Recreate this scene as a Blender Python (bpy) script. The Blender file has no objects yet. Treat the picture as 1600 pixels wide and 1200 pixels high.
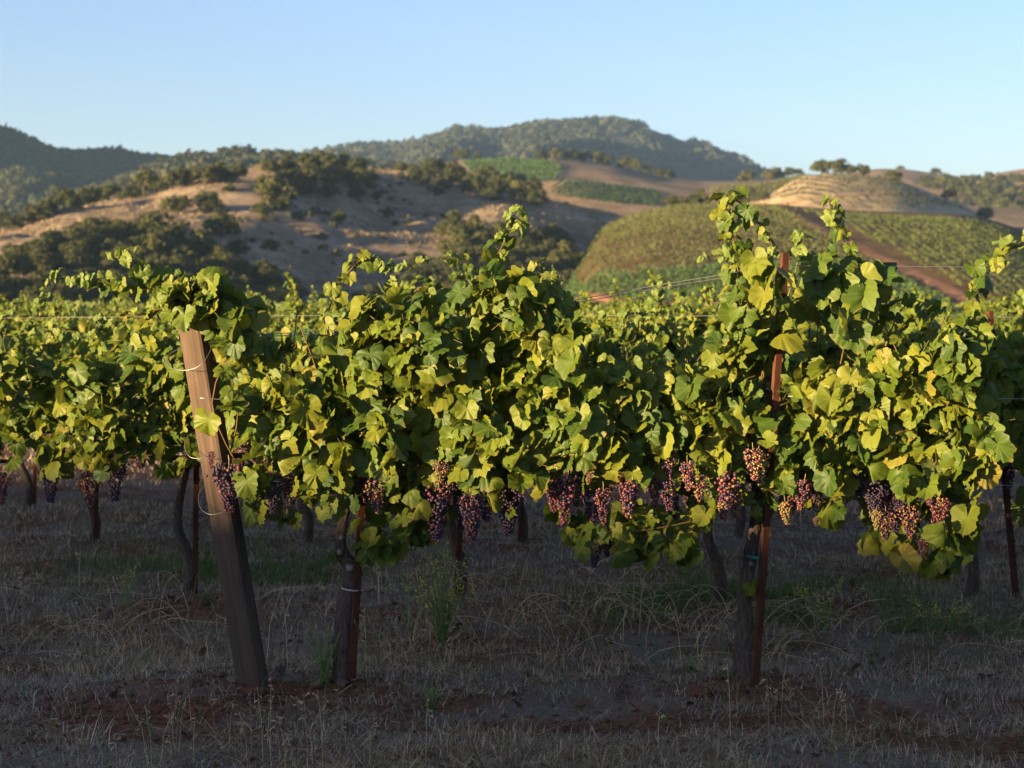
import bpy, math, random
import numpy as np
from mathutils import Vector, Matrix

random.seed(7)
rng = np.random.default_rng(11)
scene = bpy.context.scene
COL = scene.collection

# ---------------------------------------------------------------- camera, sky, sun, exposure
FPX = 2607.0                       # focal length in pixels of the 1600 px wide photograph
CAMZ = 1.74
PITCH = math.atan(120 / FPX)
cam = bpy.data.cameras.new('camera')
cam_ob = bpy.data.objects.new('camera', cam)
COL.objects.link(cam_ob)
cam.sensor_width = 36.0
cam.lens = FPX / 1600 * 36.0
cam_ob.location = (0, 0, CAMZ)
cam_ob.rotation_euler = (math.pi / 2 - PITCH, 0, 0)
cam.clip_end = 30000
cam.dof.use_dof = True
cam.dof.focus_distance = 7.7
cam.dof.aperture_fstop = 3.7
scene.camera = cam_ob

SUN_EL = math.radians(4.7)
SUN_AZ = math.radians(54)          # to the left, measured from straight behind the camera
sun_dir = Vector((-math.sin(SUN_AZ) * math.cos(SUN_EL), -math.cos(SUN_AZ) * math.cos(SUN_EL), math.sin(SUN_EL)))
world = bpy.data.worlds.new('World')
scene.world = world
world.use_nodes = True
wn = world.node_tree
bg = wn.nodes['Background']
sky = wn.nodes.new('ShaderNodeTexSky')
sky.sky_type = 'NISHITA'
sky.sun_disc = False
sky.sun_elevation = SUN_EL
sky.sun_rotation = math.atan2(sun_dir.x, sun_dir.y)
sky.altitude = 100
sky.air_density = 1.0
sky.dust_density = 0.5
sky.ozone_density = 2.4
tint = wn.nodes.new('ShaderNodeMix'); tint.data_type = 'RGBA'; tint.blend_type = 'MULTIPLY'      # white balance of the photograph
tint.inputs[0].default_value = 1.0
tint.inputs[7].default_value = (1.03, .945, 1.19, 1)
wn.links.new(sky.outputs[0], tint.inputs[6])
wn.links.new(tint.outputs[2], bg.inputs[0])
bg.inputs[1].default_value = 0.0505
sl = bpy.data.lights.new('sun', 'SUN')
sl.energy = 5.0
sl.angle = math.radians(0.55)
sl.color = (1.0, 0.72, 0.37)
sun = bpy.data.objects.new('sun', sl)
COL.objects.link(sun)
sun.rotation_euler = sun_dir.to_track_quat('Z', 'Y').to_euler()
sun.location = (-20, -20, 40)
vs = scene.view_settings
vs.view_transform = 'Standard'
vs.look = 'None'
vs.exposure = 2.92
vs.gamma = 1.0
vs.use_curve_mapping = False
scene.cycles.max_bounces = 6
scene.cycles.diffuse_bounces = 3
scene.cycles.glossy_bounces = 2
scene.cycles.transmission_bounces = 3
scene.cycles.transparent_max_bounces = 4
scene.cycles.volume_bounces = 0
scene.cycles.use_denoising = True

# ---------------------------------------------------------------- helpers
def ray(px, py):
    xv = (px - 800) / FPX; yv = -(py - 600) / FPX
    cp, sp = math.cos(PITCH), math.sin(PITCH)
    return xv, cp + yv * sp, -sp + yv * cp
def at(px, py, Y):
    x, y, z = ray(px, py)
    return np.array([x / y * Y, Y, CAMZ + z / y * Y])
def at_v(P, Y):
    return np.array([at(a, b, Y) for a, b in P])

def vnoise(x, y, seed=0):
    xi = np.floor(x).astype(np.int64); yi = np.floor(y).astype(np.int64)
    xf = x - xi; yf = y - yi
    def h(a, b):
        n = (a * 374761393 + b * 668265263 + seed * 982451653) & 0x7fffffff
        n = ((n ^ (n >> 13)) * 1274126177) & 0x7fffffff
        return ((n ^ (n >> 16)) & 0xffff) / 65535.0
    u = xf * xf * (3 - 2 * xf); v = yf * yf * (3 - 2 * yf)
    a = h(xi, yi) * (1 - u) + h(xi + 1, yi) * u
    b = h(xi, yi + 1) * (1 - u) + h(xi + 1, yi + 1) * u
    return a * (1 - v) + b * v - 0.5
def fbm(x, y, seed=0, o=4):
    s = 0; a = 1.0
    for i in range(o):
        s = s + a * vnoise(x * 2 ** i, y * 2 ** i, seed + i * 17); a *= .5
    return s

def mesh(name, V, F, mat, smooth=True, attrs=None, uv=None):
    """F: list of index arrays, each (n,3) or (n,4)."""
    me = bpy.data.meshes.new(name)
    V = np.asarray(V, dtype=np.float32)
    if not isinstance(F, (list, tuple)): F = [F]
    F = [np.asarray(f, dtype=np.int32) for f in F if len(f)]
    me.vertices.add(len(V)); me.vertices.foreach_set('co', V.ravel())
    nl = sum(f.size for f in F); npoly = sum(len(f) for f in F)
    idx = np.concatenate([f.ravel() for f in F])
    tot = np.concatenate([np.full(len(f), f.shape[1], np.int32) for f in F])
    start = np.concatenate([[0], np.cumsum(tot)[:-1]]).astype(np.int32)
    me.loops.add(nl); me.loops.foreach_set('vertex_index', idx)
    me.polygons.add(npoly); me.polygons.foreach_set('loop_start', start)
    me.polygons.foreach_set('use_smooth', np.full(npoly, smooth, dtype=bool))
    me.update(calc_edges=True)
    if uv is not None:
        l = me.uv_layers.new(name='UVMap')
        l.data.foreach_set('uv', np.asarray(uv, np.float32)[idx].ravel())
    for k, a in (attrs or {}).items():
        at_ = me.attributes.new(k, 'FLOAT', 'POINT')
        at_.data.foreach_set('value', np.asarray(a, np.float32))
    if mat: me.materials.append(mat)
    return me
def link(name, data, parent=None, loc=None, **props):
    o = bpy.data.objects.new(name, data)
    COL.objects.link(o)
    if parent is not None: o.parent = parent
    if loc is not None: o.location = loc
    for k, v in props.items(): o[k] = v
    return o
def thing(name, label, cat, loc=(0, 0, 0), group=None, data=None):
    o = link(name, data, None, loc, label=label, category=cat)
    if group: o['group'] = group
    return o

class Geo:
    """collects vertices and faces"""
    def __init__(s): s.V = []; s.T = []; s.Q = []; s.n = 0; s.A = []; s.UV = []
    def add(s, V, T=None, Q=None, a=0.0, uv=None):
        V = np.asarray(V, float)
        s.V.append(V)
        if T is not None and len(T): s.T.append(np.asarray(T) + s.n)
        if Q is not None and len(Q): s.Q.append(np.asarray(Q) + s.n)
        s.A.append(np.broadcast_to(np.asarray(a, float), (len(V),)))
        if uv is not None: s.UV.append(uv)
        s.n += len(V)
    def mesh(s, name, mat, smooth=True):
        F = []
        if s.T: F.append(np.concatenate(s.T))
        if s.Q: F.append(np.concatenate(s.Q))
        return mesh(name, np.concatenate(s.V), F, mat, smooth, {'var': np.concatenate(s.A)},
                    np.concatenate(s.UV) if s.UV else None)

def resample(P, R, n):
    P = np.asarray(P, float); R = np.asarray(R, float)
    k = len(P); t = np.linspace(0, k - 1, n)
    i = np.clip(np.floor(t).astype(int), 0, k - 2); f = (t - i)[:, None]
    g = lambda j: P[np.clip(j, 0, k - 1)]
    p0, p1, p2, p3 = g(i - 1), g(i), g(i + 1), g(i + 2)
    Q = .5 * (2 * p1 + (p2 - p0) * f + (2 * p0 - 5 * p1 + 4 * p2 - p3) * f ** 2 + (3 * p1 - p0 - 3 * p2 + p3) * f ** 3)
    return Q, np.interp(t, np.arange(k), R)
def tube(P, R, seg=6, rough=0.0, seed=0, cap=True):
    P = np.asarray(P, float); n = len(P)
    T = np.gradient(P, axis=0); T /= np.linalg.norm(T, axis=1)[:, None] + 1e-9
    ref = np.array([0.31, 0.91, 0.27])
    U = np.cross(T, ref); U /= np.linalg.norm(U, axis=1)[:, None] + 1e-9
    W = np.cross(T, U)
    ang = np.linspace(0, 2 * math.pi, seg, endpoint=False)
    r = np.asarray(R, float)[:, None] * np.ones((1, seg))
    if rough:
        r = r * (1 + rough * np.random.default_rng(seed).normal(size=(n, seg)) +
                 rough * 1.2 * np.sin(ang * 3 + seed)[None, :])
    V = P[:, None] + r[..., None] * (np.cos(ang)[None, :, None] * U[:, None] + np.sin(ang)[None, :, None] * W[:, None])
    V = V.reshape(-1, 3)
    a = np.arange(n - 1)[:, None] * seg + np.arange(seg)[None]
    b = np.arange(n - 1)[:, None] * seg + (np.arange(seg)[None] + 1) % seg
    Q = np.stack([a, b, b + seg, a + seg], -1).reshape(-1, 4)
    Tt = []
    if cap:
        V = np.vstack([V, P[:1], P[-1:]])
        c0, c1 = n * seg, n * seg + 1
        for k in range(seg):
            Tt.append((c0, (k + 1) % seg, k)); Tt.append((c1, (n - 1) * seg + k, (n - 1) * seg + (k + 1) % seg))
    return V, (np.array(Tt) if Tt else None), Q
def inside(P, poly):
    P = np.asarray(P); poly = np.asarray(poly)
    x, y = P[:, 0], P[:, 1]; r = np.zeros(len(P), bool)
    j = len(poly) - 1
    for i in range(len(poly)):
        xi, yi = poly[i]; xj, yj = poly[j]
        c = ((yi > y) != (yj > y)) & (x < (xj - xi) * (y - yi) / (yj - yi + 1e-12) + xi)
        r ^= c; j = i
    return r

# ---------------------------------------------------------------- materials
def new_mat(name):
    m = bpy.data.materials.new(name); m.use_nodes = True
    nt = m.node_tree
    b = nt.nodes['Principled BSDF']
    return m, nt, b
def N(nt, t, **kw):
    n = nt.nodes.new(t)
    for k, v in kw.items():
        if k.startswith('i_'):
            kk = k[2:]
            n.inputs[int(kk) if kk.isdigit() else kk].default_value = v
        else: setattr(n, k, v)
    return n
def math_n(nt, op, a, b=None, c=None):
    n = nt.nodes.new('ShaderNodeMath'); n.operation = op
    for i, v in enumerate((a, b, c)):
        if v is None: continue
        if isinstance(v, (int, float)): n.inputs[i].default_value = v
        else: nt.links.new(v, n.inputs[i])
    return n.outputs[0]
def ramp(nt, fac, stops, interp='LINEAR'):
    r = nt.nodes.new('ShaderNodeValToRGB'); r.color_ramp.interpolation = interp
    e = r.color_ramp.elements
    while len(e) < len(stops): e.new(0.5)
    for k, (p, c) in enumerate(stops):
        e[k].position = p; e[k].color = (*c, 1)
    nt.links.new(fac, r.inputs[0])
    return r.outputs[0]
def mixc(nt, fac, a, b, mode='MIX'):
    n = nt.nodes.new('ShaderNodeMix'); n.data_type = 'RGBA'; n.blend_type = mode
    for sock, v in ((n.inputs[0], fac), (n.inputs[6], a), (n.inputs[7], b)):
        if isinstance(v, (int, float)): sock.default_value = v
        elif isinstance(v, tuple): sock.default_value = (*v, 1)
        else: nt.links.new(v, sock)
    return n.outputs[2]
def noise_n(nt, vec, scale, detail=4, rough=.55, dist=0):
    n = nt.nodes.new('ShaderNodeTexNoise')
    n.inputs['Scale'].default_value = scale; n.inputs['Detail'].default_value = detail
    n.inputs['Roughness'].default_value = rough; n.inputs['Distortion'].default_value = dist
    if vec is not None: nt.links.new(vec, n.inputs['Vector'])
    return n.outputs['Fac']
def bump(nt, bsdf, h, strength=.3, dist=.01):
    b = nt.nodes.new('ShaderNodeBump'); b.inputs['Strength'].default_value = strength
    b.inputs['Distance'].default_value = dist
    nt.links.new(h, b.inputs['Height']); nt.links.new(b.outputs[0], bsdf.inputs['Normal'])
def rnd_var(nt):
    oi = N(nt, 'ShaderNodeObjectInfo'); a = N(nt, 'ShaderNodeAttribute', attribute_name='var')
    s = math_n(nt, 'ADD', oi.outputs['Random'], a.outputs['Fac'])
    return math_n(nt, 'FRACT', s)

def leaf_material(name, dark, mid, light, trans, veins=True):
    m, nt, b = new_mat(name)
    v = rnd_var(nt)
    tc = N(nt, 'ShaderNodeTexCoord')
    c = ramp(nt, v, [(0, dark), (.45, mid), (.85, light), (.965, light), (1.0, (.22, .17, .03))])
    n1 = noise_n(nt, tc.outputs['UV'], 3.0, 3)
    c = mixc(nt, math_n(nt, 'MULTIPLY', n1, .45), c, dark)
    if veins:
        sp = N(nt, 'ShaderNodeSeparateXYZ'); nt.links.new(tc.outputs['UV'], sp.inputs[0])
        ax = math_n(nt, 'ABSOLUTE', sp.outputs[0]); y = sp.outputs[1]
        best = None
        for ang in (0, 48, 108):
            s_, c_ = math.sin(math.radians(ang)), math.cos(math.radians(ang))
            along = math_n(nt, 'ADD', math_n(nt, 'MULTIPLY', ax, s_), math_n(nt, 'MULTIPLY', y, c_))
            perp = math_n(nt, 'ABSOLUTE', math_n(nt, 'SUBTRACT', math_n(nt, 'MULTIPLY', ax, c_), math_n(nt, 'MULTIPLY', y, s_)))
            perp = math_n(nt, 'ADD', perp, math_n(nt, 'MULTIPLY', math_n(nt, 'LESS_THAN', along, 0.0), 9.0))
            # side veins: slanted fine lines off each main vein
            best = perp if best is None else math_n(nt, 'MINIMUM', best, perp)
        sid = math_n(nt, 'SINE', math_n(nt, 'MULTIPLY', math_n(nt, 'ADD', math_n(nt, 'MULTIPLY', y, 1.0), math_n(nt, 'MULTIPLY', best, -.9)), 52.0))
        main = math_n(nt, 'MULTIPLY', math_n(nt, 'SUBTRACT', 1.0, math_n(nt, 'DIVIDE', best, .022)), 1.0)
        main = math_n(nt, 'MAXIMUM', main, 0.0)
        h = math_n(nt, 'ADD', math_n(nt, 'MULTIPLY', math_n(nt, 'MINIMUM', best, .12), -4.0), math_n(nt, 'MULTIPLY', sid, .06))
        h = math_n(nt, 'ADD', h, math_n(nt, 'MULTIPLY', noise_n(nt, tc.outputs['UV'], 9.0, 2), .5))
        c = mixc(nt, math_n(nt, 'MULTIPLY', main, .30), c, (.16, .19, .05))
        bump(nt, b, math_n(nt, 'MULTIPLY', h, -1.0), .32, .006)
        # stem pieces carry a UV far outside the blade
        rad = math_n(nt, 'SQRT', math_n(nt, 'ADD', math_n(nt, 'MULTIPLY', ax, ax), math_n(nt, 'MULTIPLY', y, y)))
        edge = math_n(nt, 'ADD', rad, math_n(nt, 'MULTIPLY', noise_n(nt, tc.outputs['UV'], 6.0, 4, .7), .55))
        edge = math_n(nt, 'MULTIPLY', ramp(nt, edge, [(.80, (0, 0, 0)), (.90, (1, 1, 1))]), math_n(nt, 'GREATER_THAN', math_n(nt, 'FRACT', math_n(nt, 'MULTIPLY', v, 7.31)), .62))
        c = mixc(nt, math_n(nt, 'MULTIPLY', edge, .8), c, (.15, .095, .028))
        stem = math_n(nt, 'GREATER_THAN', y, 3.0)
        c = mixc(nt, stem, c, (.20, .15, .035))
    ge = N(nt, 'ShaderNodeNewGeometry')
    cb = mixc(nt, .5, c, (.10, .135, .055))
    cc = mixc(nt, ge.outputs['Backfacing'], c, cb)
    nt.links.new(cc, b.inputs['Base Color'])
    b.inputs['Roughness'].default_value = .52
    b.inputs['Specular IOR Level'].default_value = .27
    tr = N(nt, 'ShaderNodeBsdfTranslucent')
    tcol = mixc(nt, .6, cc, trans)
    nt.links.new(tcol, tr.inputs[0])
    mx = N(nt, 'ShaderNodeMixShader', i_0=.29)
    nt.links.new(b.outputs[0], mx.inputs[1]); nt.links.new(tr.outputs[0], mx.inputs[2])
    nt.links.new(mx.outputs[0], nt.nodes['Material Output'].inputs[0])
    return m
M_LEAF = leaf_material('vine_leaf', (.026, .060, .009), (.098, .138, .013), (.178, .188, .018), (.27, .30, .018))
M_YOUNG = leaf_material('young_leaf', (.09, .14, .025), (.13, .18, .035), (.17, .20, .04), (.26, .32, .05))

def foliage_material(name, dark, mid, light, tr_amt=.18, spread=1.0):
    m, nt, b = new_mat(name)
    oi = N(nt, 'ShaderNodeObjectInfo'); a = N(nt, 'ShaderNodeAttribute', attribute_name='var')
    f = math_n(nt, 'ADD', math_n(nt, 'MULTIPLY', a.outputs['Fac'], .55), math_n(nt, 'MULTIPLY', oi.outputs['Random'], .45))
    c = ramp(nt, f, [(0.05, dark), (.5, mid), (.95, light)])
    nt.links.new(c, b.inputs['Base Color'])
    b.inputs['Roughness'].default_value = .75; b.inputs['Specular IOR Level'].default_value = .15
    tr = N(nt, 'ShaderNodeBsdfTranslucent'); nt.links.new(c, tr.inputs[0])
    mx = N(nt, 'ShaderNodeMixShader', i_0=tr_amt)
    nt.links.new(b.outputs[0], mx.inputs[1]); nt.links.new(tr.outputs[0], mx.inputs[2])
    nt.links.new(mx.outputs[0], nt.nodes['Material Output'].inputs[0])
    return m
M_OAK = foliage_material('oak_foliage', (.026, .034, .012), (.052, .058, .019), (.092, .088, .030))
M_BRIGHT = foliage_material('yellow_foliage', (.10, .10, .025), (.14, .13, .03), (.17, .15, .035))
M_CHAP = foliage_material('chaparral', (.018, .028, .014), (.036, .044, .021), (.070, .064, .034))
M_PINE = foliage_material('conifer_foliage', (.018, .030, .016), (.026, .042, .020), (.04, .055, .025))
M_FIELD = foliage_material('field_vine_leaves', (.055, .070, .018), (.085, .095, .026), (.125, .120, .036))
M_FIELD_DARK = foliage_material('dark_field_vine_leaves', (.030, .065, .020), (.045, .085, .024), (.06, .10, .03))
M_FIELD_PALE = foliage_material('pale_field_vine_leaves', (.032, .042, .018), (.052, .056, .024), (.08, .075, .03))
M_FIELD_SHADE = foliage_material('shade_tinted_vine_leaves', (.018, .042, .014), (.028, .056, .018), (.042, .070, .022))  # darker leaf copy: shade on the middle hill block put into the colour
M_FIELD_C = foliage_material('green_field_vine_leaves', (.045, .065, .018), (.068, .085, .024), (.10, .105, .034))
M_GREENWEED = foliage_material('weed_green', (.07, .14, .03), (.11, .19, .045), (.15, .23, .06))

def bark_material(name, c1, c2, scale, stretch=(1, 1, .18), strength=.8, dist=.02):
    m, nt, b = new_mat(name)
    tc = N(nt, 'ShaderNodeTexCoord'); mp = N(nt, 'ShaderNodeMapping')
    mp.inputs['Scale'].default_value = stretch
    nt.links.new(tc.outputs['Object'], mp.inputs[0])
    n = noise_n(nt, mp.outputs[0], scale, 6, .65, .4)
    n2 = noise_n(nt, tc.outputs['Object'], scale * .25, 3)
    c = ramp(nt, n, [(.3, c1), (.7, c2)])
    c = mixc(nt, math_n(nt, 'MULTIPLY', n2, .5), c, tuple(x * .55 for x in c1))
    nt.links.new(c, b.inputs['Base Color'])
    b.inputs['Roughness'].default_value = .9; b.inputs['Specular IOR Level'].default_value = .15
    bump(nt, b, n, strength, dist)
    return m
M_BARK = bark_material('vine_bark', (.040, .030, .026), (.19, .14, .11), 90)
M_CANE = bark_material('cane_bark', (.10, .055, .025), (.19, .115, .045), 60, (1, 1, .3), .3, .003)
M_GREENCANE = bark_material('green_cane', (.12, .12, .03), (.20, .16, .05), 40, (1, 1, .3), .2, .003)
M_OAKBARK = bark_material('oak_bark', (.03, .025, .02), (.09, .07, .055), 4)
M_TIMBER = bark_material('post_timber', (.055, .038, .030), (.135, .092, .068), 46, (1, 1, .05), .55, .006)
M_RUST = bark_material('rusty_steel', (.045, .018, .012), (.135, .052, .028), 34, (1, 1, .45), .35, .003)

def simple(name, col, rough=.6, metal=0.0, spec=.4):
    m, nt, b = new_mat(name)
    tc = N(nt, 'ShaderNodeTexCoord')
    n = noise_n(nt, tc.outputs['Object'], 40, 3)
    c = mixc(nt, math_n(nt, 'MULTIPLY', n, .5), tuple(col), tuple(x * .6 for x in col))
    nt.links.new(c, b.inputs['Base Color'])
    b.inputs['Roughness'].default_value = rough; b.inputs['Metallic'].default_value = metal
    b.inputs['Specular IOR Level'].default_value = spec
    return m
M_WIRE = simple('galvanised_wire', (.36, .34, .32), .42, .85)
M_OLDWIRE = simple('weathered_wire', (.34, .31, .28), .55, .6)
M_TIE = simple('green_tape', (.02, .26, .20), .4)
M_GREYTIE = simple('grey_tie', (.38, .36, .34), .6)
M_SCAR = simple('pruning_scar', (.22, .19, .18), .8)
M_YELLOW = simple('yellow_petal', (.62, .50, .05), .6)
M_STEM = simple('weed_stem', (.18, .24, .07), .7)
M_STONE = simple('stone', (.22, .15, .12), .9)
M_CLOD = simple('soil_clod', (.13, .055, .033), .95, 0, .1)

def grape_material():
    m, nt, b = new_mat('grape_skin')
    a = N(nt, 'ShaderNodeAttribute', attribute_name='var')
    c = ramp(nt, a.outputs['Fac'], [(0, (.20, .23, .05)), (.20, (.27, .19, .055)), (.40, (.26, .062, .048)), (.62, (.070, .018, .036)), (1.0, (.026, .020, .050))])
    tc = N(nt, 'ShaderNodeTexCoord')
    n = noise_n(nt, tc.outputs['Object'], 60, 3)
    c = mixc(nt, math_n(nt, 'MULTIPLY', n, .14), c, (.13, .13, .19))
    nt.links.new(c, b.inputs['Base Color'])
    b.inputs['Roughness'].default_value = .42; b.inputs['Specular IOR Level'].default_value = .4
    b.inputs['Subsurface Weight'].default_value = 0.0
    return m
M_GRAPE = grape_material()

def ground_material():
    m, nt, b = new_mat('vineyard_soil')
    ge = N(nt, 'ShaderNodeNewGeometry'); P = ge.outputs['Position']
    n1 = noise_n(nt, P, 1.3, 5, .6); n2 = noise_n(nt, P, 14, 5, .65); n3 = noise_n(nt, P, 90, 3, .6)
    a = N(nt, 'ShaderNodeAttribute', attribute_name='bare')
    soil = ramp(nt, n2, [(.3, (.09, .036, .020)), (.7, (.25, .10, .056))])
    straw = ramp(nt, n3, [(.3, (.11, .080, .062)), (.7, (.27, .21, .16))])
    f = math_n(nt, 'MULTIPLY', ramp(nt, n1, [(.40, (0, 0, 0)), (.55, (1, 1, 1))]), math_n(nt, 'SUBTRACT', 1.0, a.outputs['Fac']))
    c = mixc(nt, f, soil, straw)
    nt.links.new(c, b.inputs['Base Color'])
    b.inputs['Roughness'].default_value = .95; b.inputs['Specular IOR Level'].default_value = .1
    bump(nt, b, math_n(nt, 'ADD', n2, math_n(nt, 'MULTIPLY', n3, .35)), .9, .04)
    return m
M_GROUND = ground_material()
def hill_material(name, c1, c2, c3, s=1.0, streak=True):
    m, nt, b = new_mat(name)
    ge = N(nt, 'ShaderNodeNewGeometry'); P = ge.outputs['Position']
    mp = N(nt, 'ShaderNodeMapping'); mp.inputs['Scale'].default_value = (.35, 1.0, 2.2) if streak else (1, 1, 1)
    nt.links.new(P, mp.inputs[0])
    n1 = noise_n(nt, P, .018 * s, 5, .6); n2 = noise_n(nt, mp.outputs[0], .22 * s, 5, .65); n3 = noise_n(nt, P, 1.1 * s, 4, .7)
    c = ramp(nt, n2, [(.32, c1), (.66, c2)])
    c = mixc(nt, ramp(nt, n1, [(.48, (0, 0, 0)), (.66, (.7, .7, .7))]), c, c3)
    n4 = noise_n(nt, P, .09 * s, 5, .72)
    c = mixc(nt, ramp(nt, n4, [(.42, (.75, .75, .75)), (.58, (0, 0, 0))]), c, tuple(x * .62 for x in c1))
    c = mixc(nt, math_n(nt, 'MULTIPLY', n3, .45), c, tuple(x * .55 for x in c1))
    nt.links.new(c, b.inputs['Base Color'])
    b.inputs['Roughness'].default_value = .95; b.inputs['Specular IOR Level'].default_value = .05
    bump(nt, b, math_n(nt, 'ADD', n3, n2), 1.0, 1.2 / s)
    return m
M_DRYHILL = hill_material('dry_hill_grass', (.22, .165, .115), (.50, .385, .255), (.38, .29, .21))
M_VINEHILL = hill_material('vineyard_hill_soil', (.125, .080, .038), (.20, .135, .062), (.10, .090, .036))
M_TERRACE = hill_material('straw_slope', (.46, .34, .20), (.64, .50, .31), (.52, .39, .23))
M_MIDHILL = hill_material('mid_hill_grass', (.22, .16, .10), (.38, .28, .175), (.29, .21, .14), .8)
M_MOUNT = hill_material('mountain_scrub', (.055, .055, .025), (.115, .092, .050), (.15, .105, .065), .25, False)
M_FAR = hill_material('far_ridge_scrub', (.030, .038, .020), (.055, .060, .028), (.06, .055, .03), .25, False)
M_RIDGE = hill_material('wooded_ridge_ground', (.075, .07, .035), (.16, .12, .065), (.24, .16, .09), .35, False)
M_ROAD = hill_material('red_dirt', (.28, .145, .080), (.42, .235, .135), (.34, .18, .10), 4, False)

# ---------------------------------------------------------------- terrain
def rowy(k): return 7.8 + 2.4 * k
def gz(x, y):
    x = np.asarray(x, float); y = np.asarray(y, float)
    near = np.exp(-np.maximum(0, np.abs(y - 9) - 9) / 12) 
    z = near * (.022 * fbm(x * 11, y * 11, 77, 2) + .05 * fbm(x * .9, y * .9, 3, 3) + .028 * fbm(x * 5, y * 5, 9, 3))
    for k in range(4):
        z = z + .05 * np.exp(-((y - rowy(k)) / .45) ** 2) - .02
    z = z - .012
    s = np.clip((-y - 9) / 14, 0, 1); s = s * s * (3 - 2 * s)       # unseen bank added behind the camera to shade ground and lower vines
    return z * (1 - s) + s * (SHADE_BANK_H + .10 * fbm(x * .25, y * .25, 5, 3) - np.clip((x + 42.4) * .05, -.5, .5))
SHADE_BANK_H = .86 + 30.8 / math.cos(SUN_AZ) * math.tan(SUN_EL)  # height set so the added bank's shadow edge crosses the front row
def axis(lo, hi, a, b, st, growth=1.22):
    c = list(np.arange(a, b + st / 2, st)); s = st; v = c[-1]
    up = []
    while v < hi: s *= growth; v += s; up.append(v)
    s = st; v = a; dn = []
    while v > lo: s *= growth; v -= s; dn.append(v)
    return np.array(dn[::-1] + c + up)
gx = axis(-9000, 9000, -4.6, 4.6, .055)
gy = np.concatenate([-np.geomspace(9000, 30, 14), np.arange(-26, 5.5, 1.0), np.arange(5.6, 14.5, .055), np.geomspace(14.8, 9000, 50)])
X, Y = np.meshgrid(gx, gy)
Z = gz(X, Y)
def bare_at(x, y):
    v = np.zeros_like(x)
    for bx, by, rx, ry, w in ((-1.6, 7.35, .75, .22, 1), (-1.05, 7.75, .45, .28, 1), (.3, 7.15, .8, .16, .9), (-2.6, 8.4, .4, .2, .8), (2.2, 6.9, .8, .18, .8),
                              (-.85, 7.5, .5, .2, .8), (1.05, 7.65, .25, .15, .8), (-2.1, 7.6, .4, .16, .7), (1.2, 8.9, .5, .15, .7), (.9, 10.1, .8, .2, .7), (-1.9, 9.9, .5, .16, .7)):
        d = np.sqrt(((x - bx) / rx) ** 2 + ((y - by) / ry) ** 2) + 1.1 * fbm(x * 4, y * 6, 21, 3)
        v = np.maximum(v, w * np.clip(1.5 - d, 0, 1))
    return v
ny, nx = X.shape
ii = (np.arange(ny - 1)[:, None] * nx + np.arange(nx - 1)[None]).ravel()
GQ = np.stack([ii, ii + 1, ii + nx + 1, ii + nx], -1)
link('ground', mesh('ground', np.stack([X, Y, Z], -1).reshape(-1, 3), GQ, M_GROUND, True, {'bare': bare_at(X, Y).ravel()}), kind='structure')

def zpy(py, Y):
    yv = -(py - 600) / FPX; cp, sp = math.cos(PITCH), math.sin(PITCH)
    return CAMZ + Y * (-sp + yv * cp) / (cp + yv * sp)
class Hill:
    def __init__(s, name, pts, D, base, fall, mat, noise=(0, 60), e=1.0, nu=160, nv=90, lump=None, seed=1):
        s.px = np.array([p[0] for p in pts], float); s.py = np.array([p[1] for p in pts], float)
        s.D, s.B, s.fall, s.noise, s.e, s.lump, s.seed = D, base, fall, noise, e, lump, seed
        s.name, s.mat, s.nu, s.nv = name, mat, nu, nv
    def lim(s, v, px):
        return np.interp(px, [a for a, _ in v], [b for _, b in v]) if isinstance(v, (list, tuple)) else np.full_like(px, float(v))
    def h(s, X, Y):
        px = 800 + FPX * X / Y
        # smooth the profile slightly
        Hc = 0; D = s.lim(s.D, px); B = s.lim(s.B, px)
        py = (np.interp(px, s.px, s.py) * 2 + np.interp(px - 9, s.px, s.py) + np.interp(px + 9, s.px, s.py)) / 4
        Hc = zpy(py, D)
        t = (Y - B) / (D - B)
        tc = np.clip(t, 0, 1)
        f = tc * (1.45 - .45 * tc)
        f = f ** s.e
        hh = Hc * f
        amp, wl = s.noise
        w = np.clip(4 * tc * (1 - tc), 0, 1)
        if amp: hh = hh + amp * (w ** 1.6 * .96 + .04) * fbm(X / wl, Y / wl, s.seed, 4) * np.where(t > 0, 1, 0)
        if s.lump is not None: hh = hh + s.lump(px, tc) * w ** 1.5
        back = np.clip((Y - D) / s.fall, 0, None)
        hh = np.where(t > 1, Hc * (1 - back ** 1.5) , hh)
        return np.where(t < 0, -3.0 + 0 * hh, np.maximum(hh, -3) - .4 * (1 - np.clip(tc * 8, 0, 1)))
    def build(s):
        pxs = np.linspace(s.px[0], s.px[-1], s.nu)
        t = np.concatenate([np.linspace(0, 1, s.nv), 1 + np.linspace(.02, 1.1, 14) ])
        PX, TT = np.meshgrid(pxs, t)
        D = s.lim(s.D, PX); B = s.lim(s.B, PX)
        Y = np.where(TT <= 1, B + .5 + (D - B - .5) * TT, D + (TT - 1) * s.fall)
        X = (PX - 800) / FPX * Y
        Z = s.h(X, Y)
        n = s.nu; m = len(t)
        i = (np.arange(m - 1)[:, None] * n + np.arange(n - 1)[None]).ravel()
        Q = np.stack([i, i + 1, i + n + 1, i + n], -1)
        s.ob = link(s.name, mesh(s.name, np.stack([X, Y, Z], -1).reshape(-1, 3), Q, s.mat), kind='structure')
        return s
def brown_lump(px, t):
    # a rounded shoulder on the left, a shallow hollow on the right of it
    g = lambda c, w, tc, tw: np.exp(-((px - c) / w) ** 2 - ((t - tc) / tw) ** 2)
    return 7 * g(390, 130, .55, .25) - 6.0 * g(620, 130, .45, .3) + 4 * g(650, 45, .40, .07) + 3 * g(120, 120, .6, .3) + 3 * g(760, 70, .45, .2)
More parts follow.
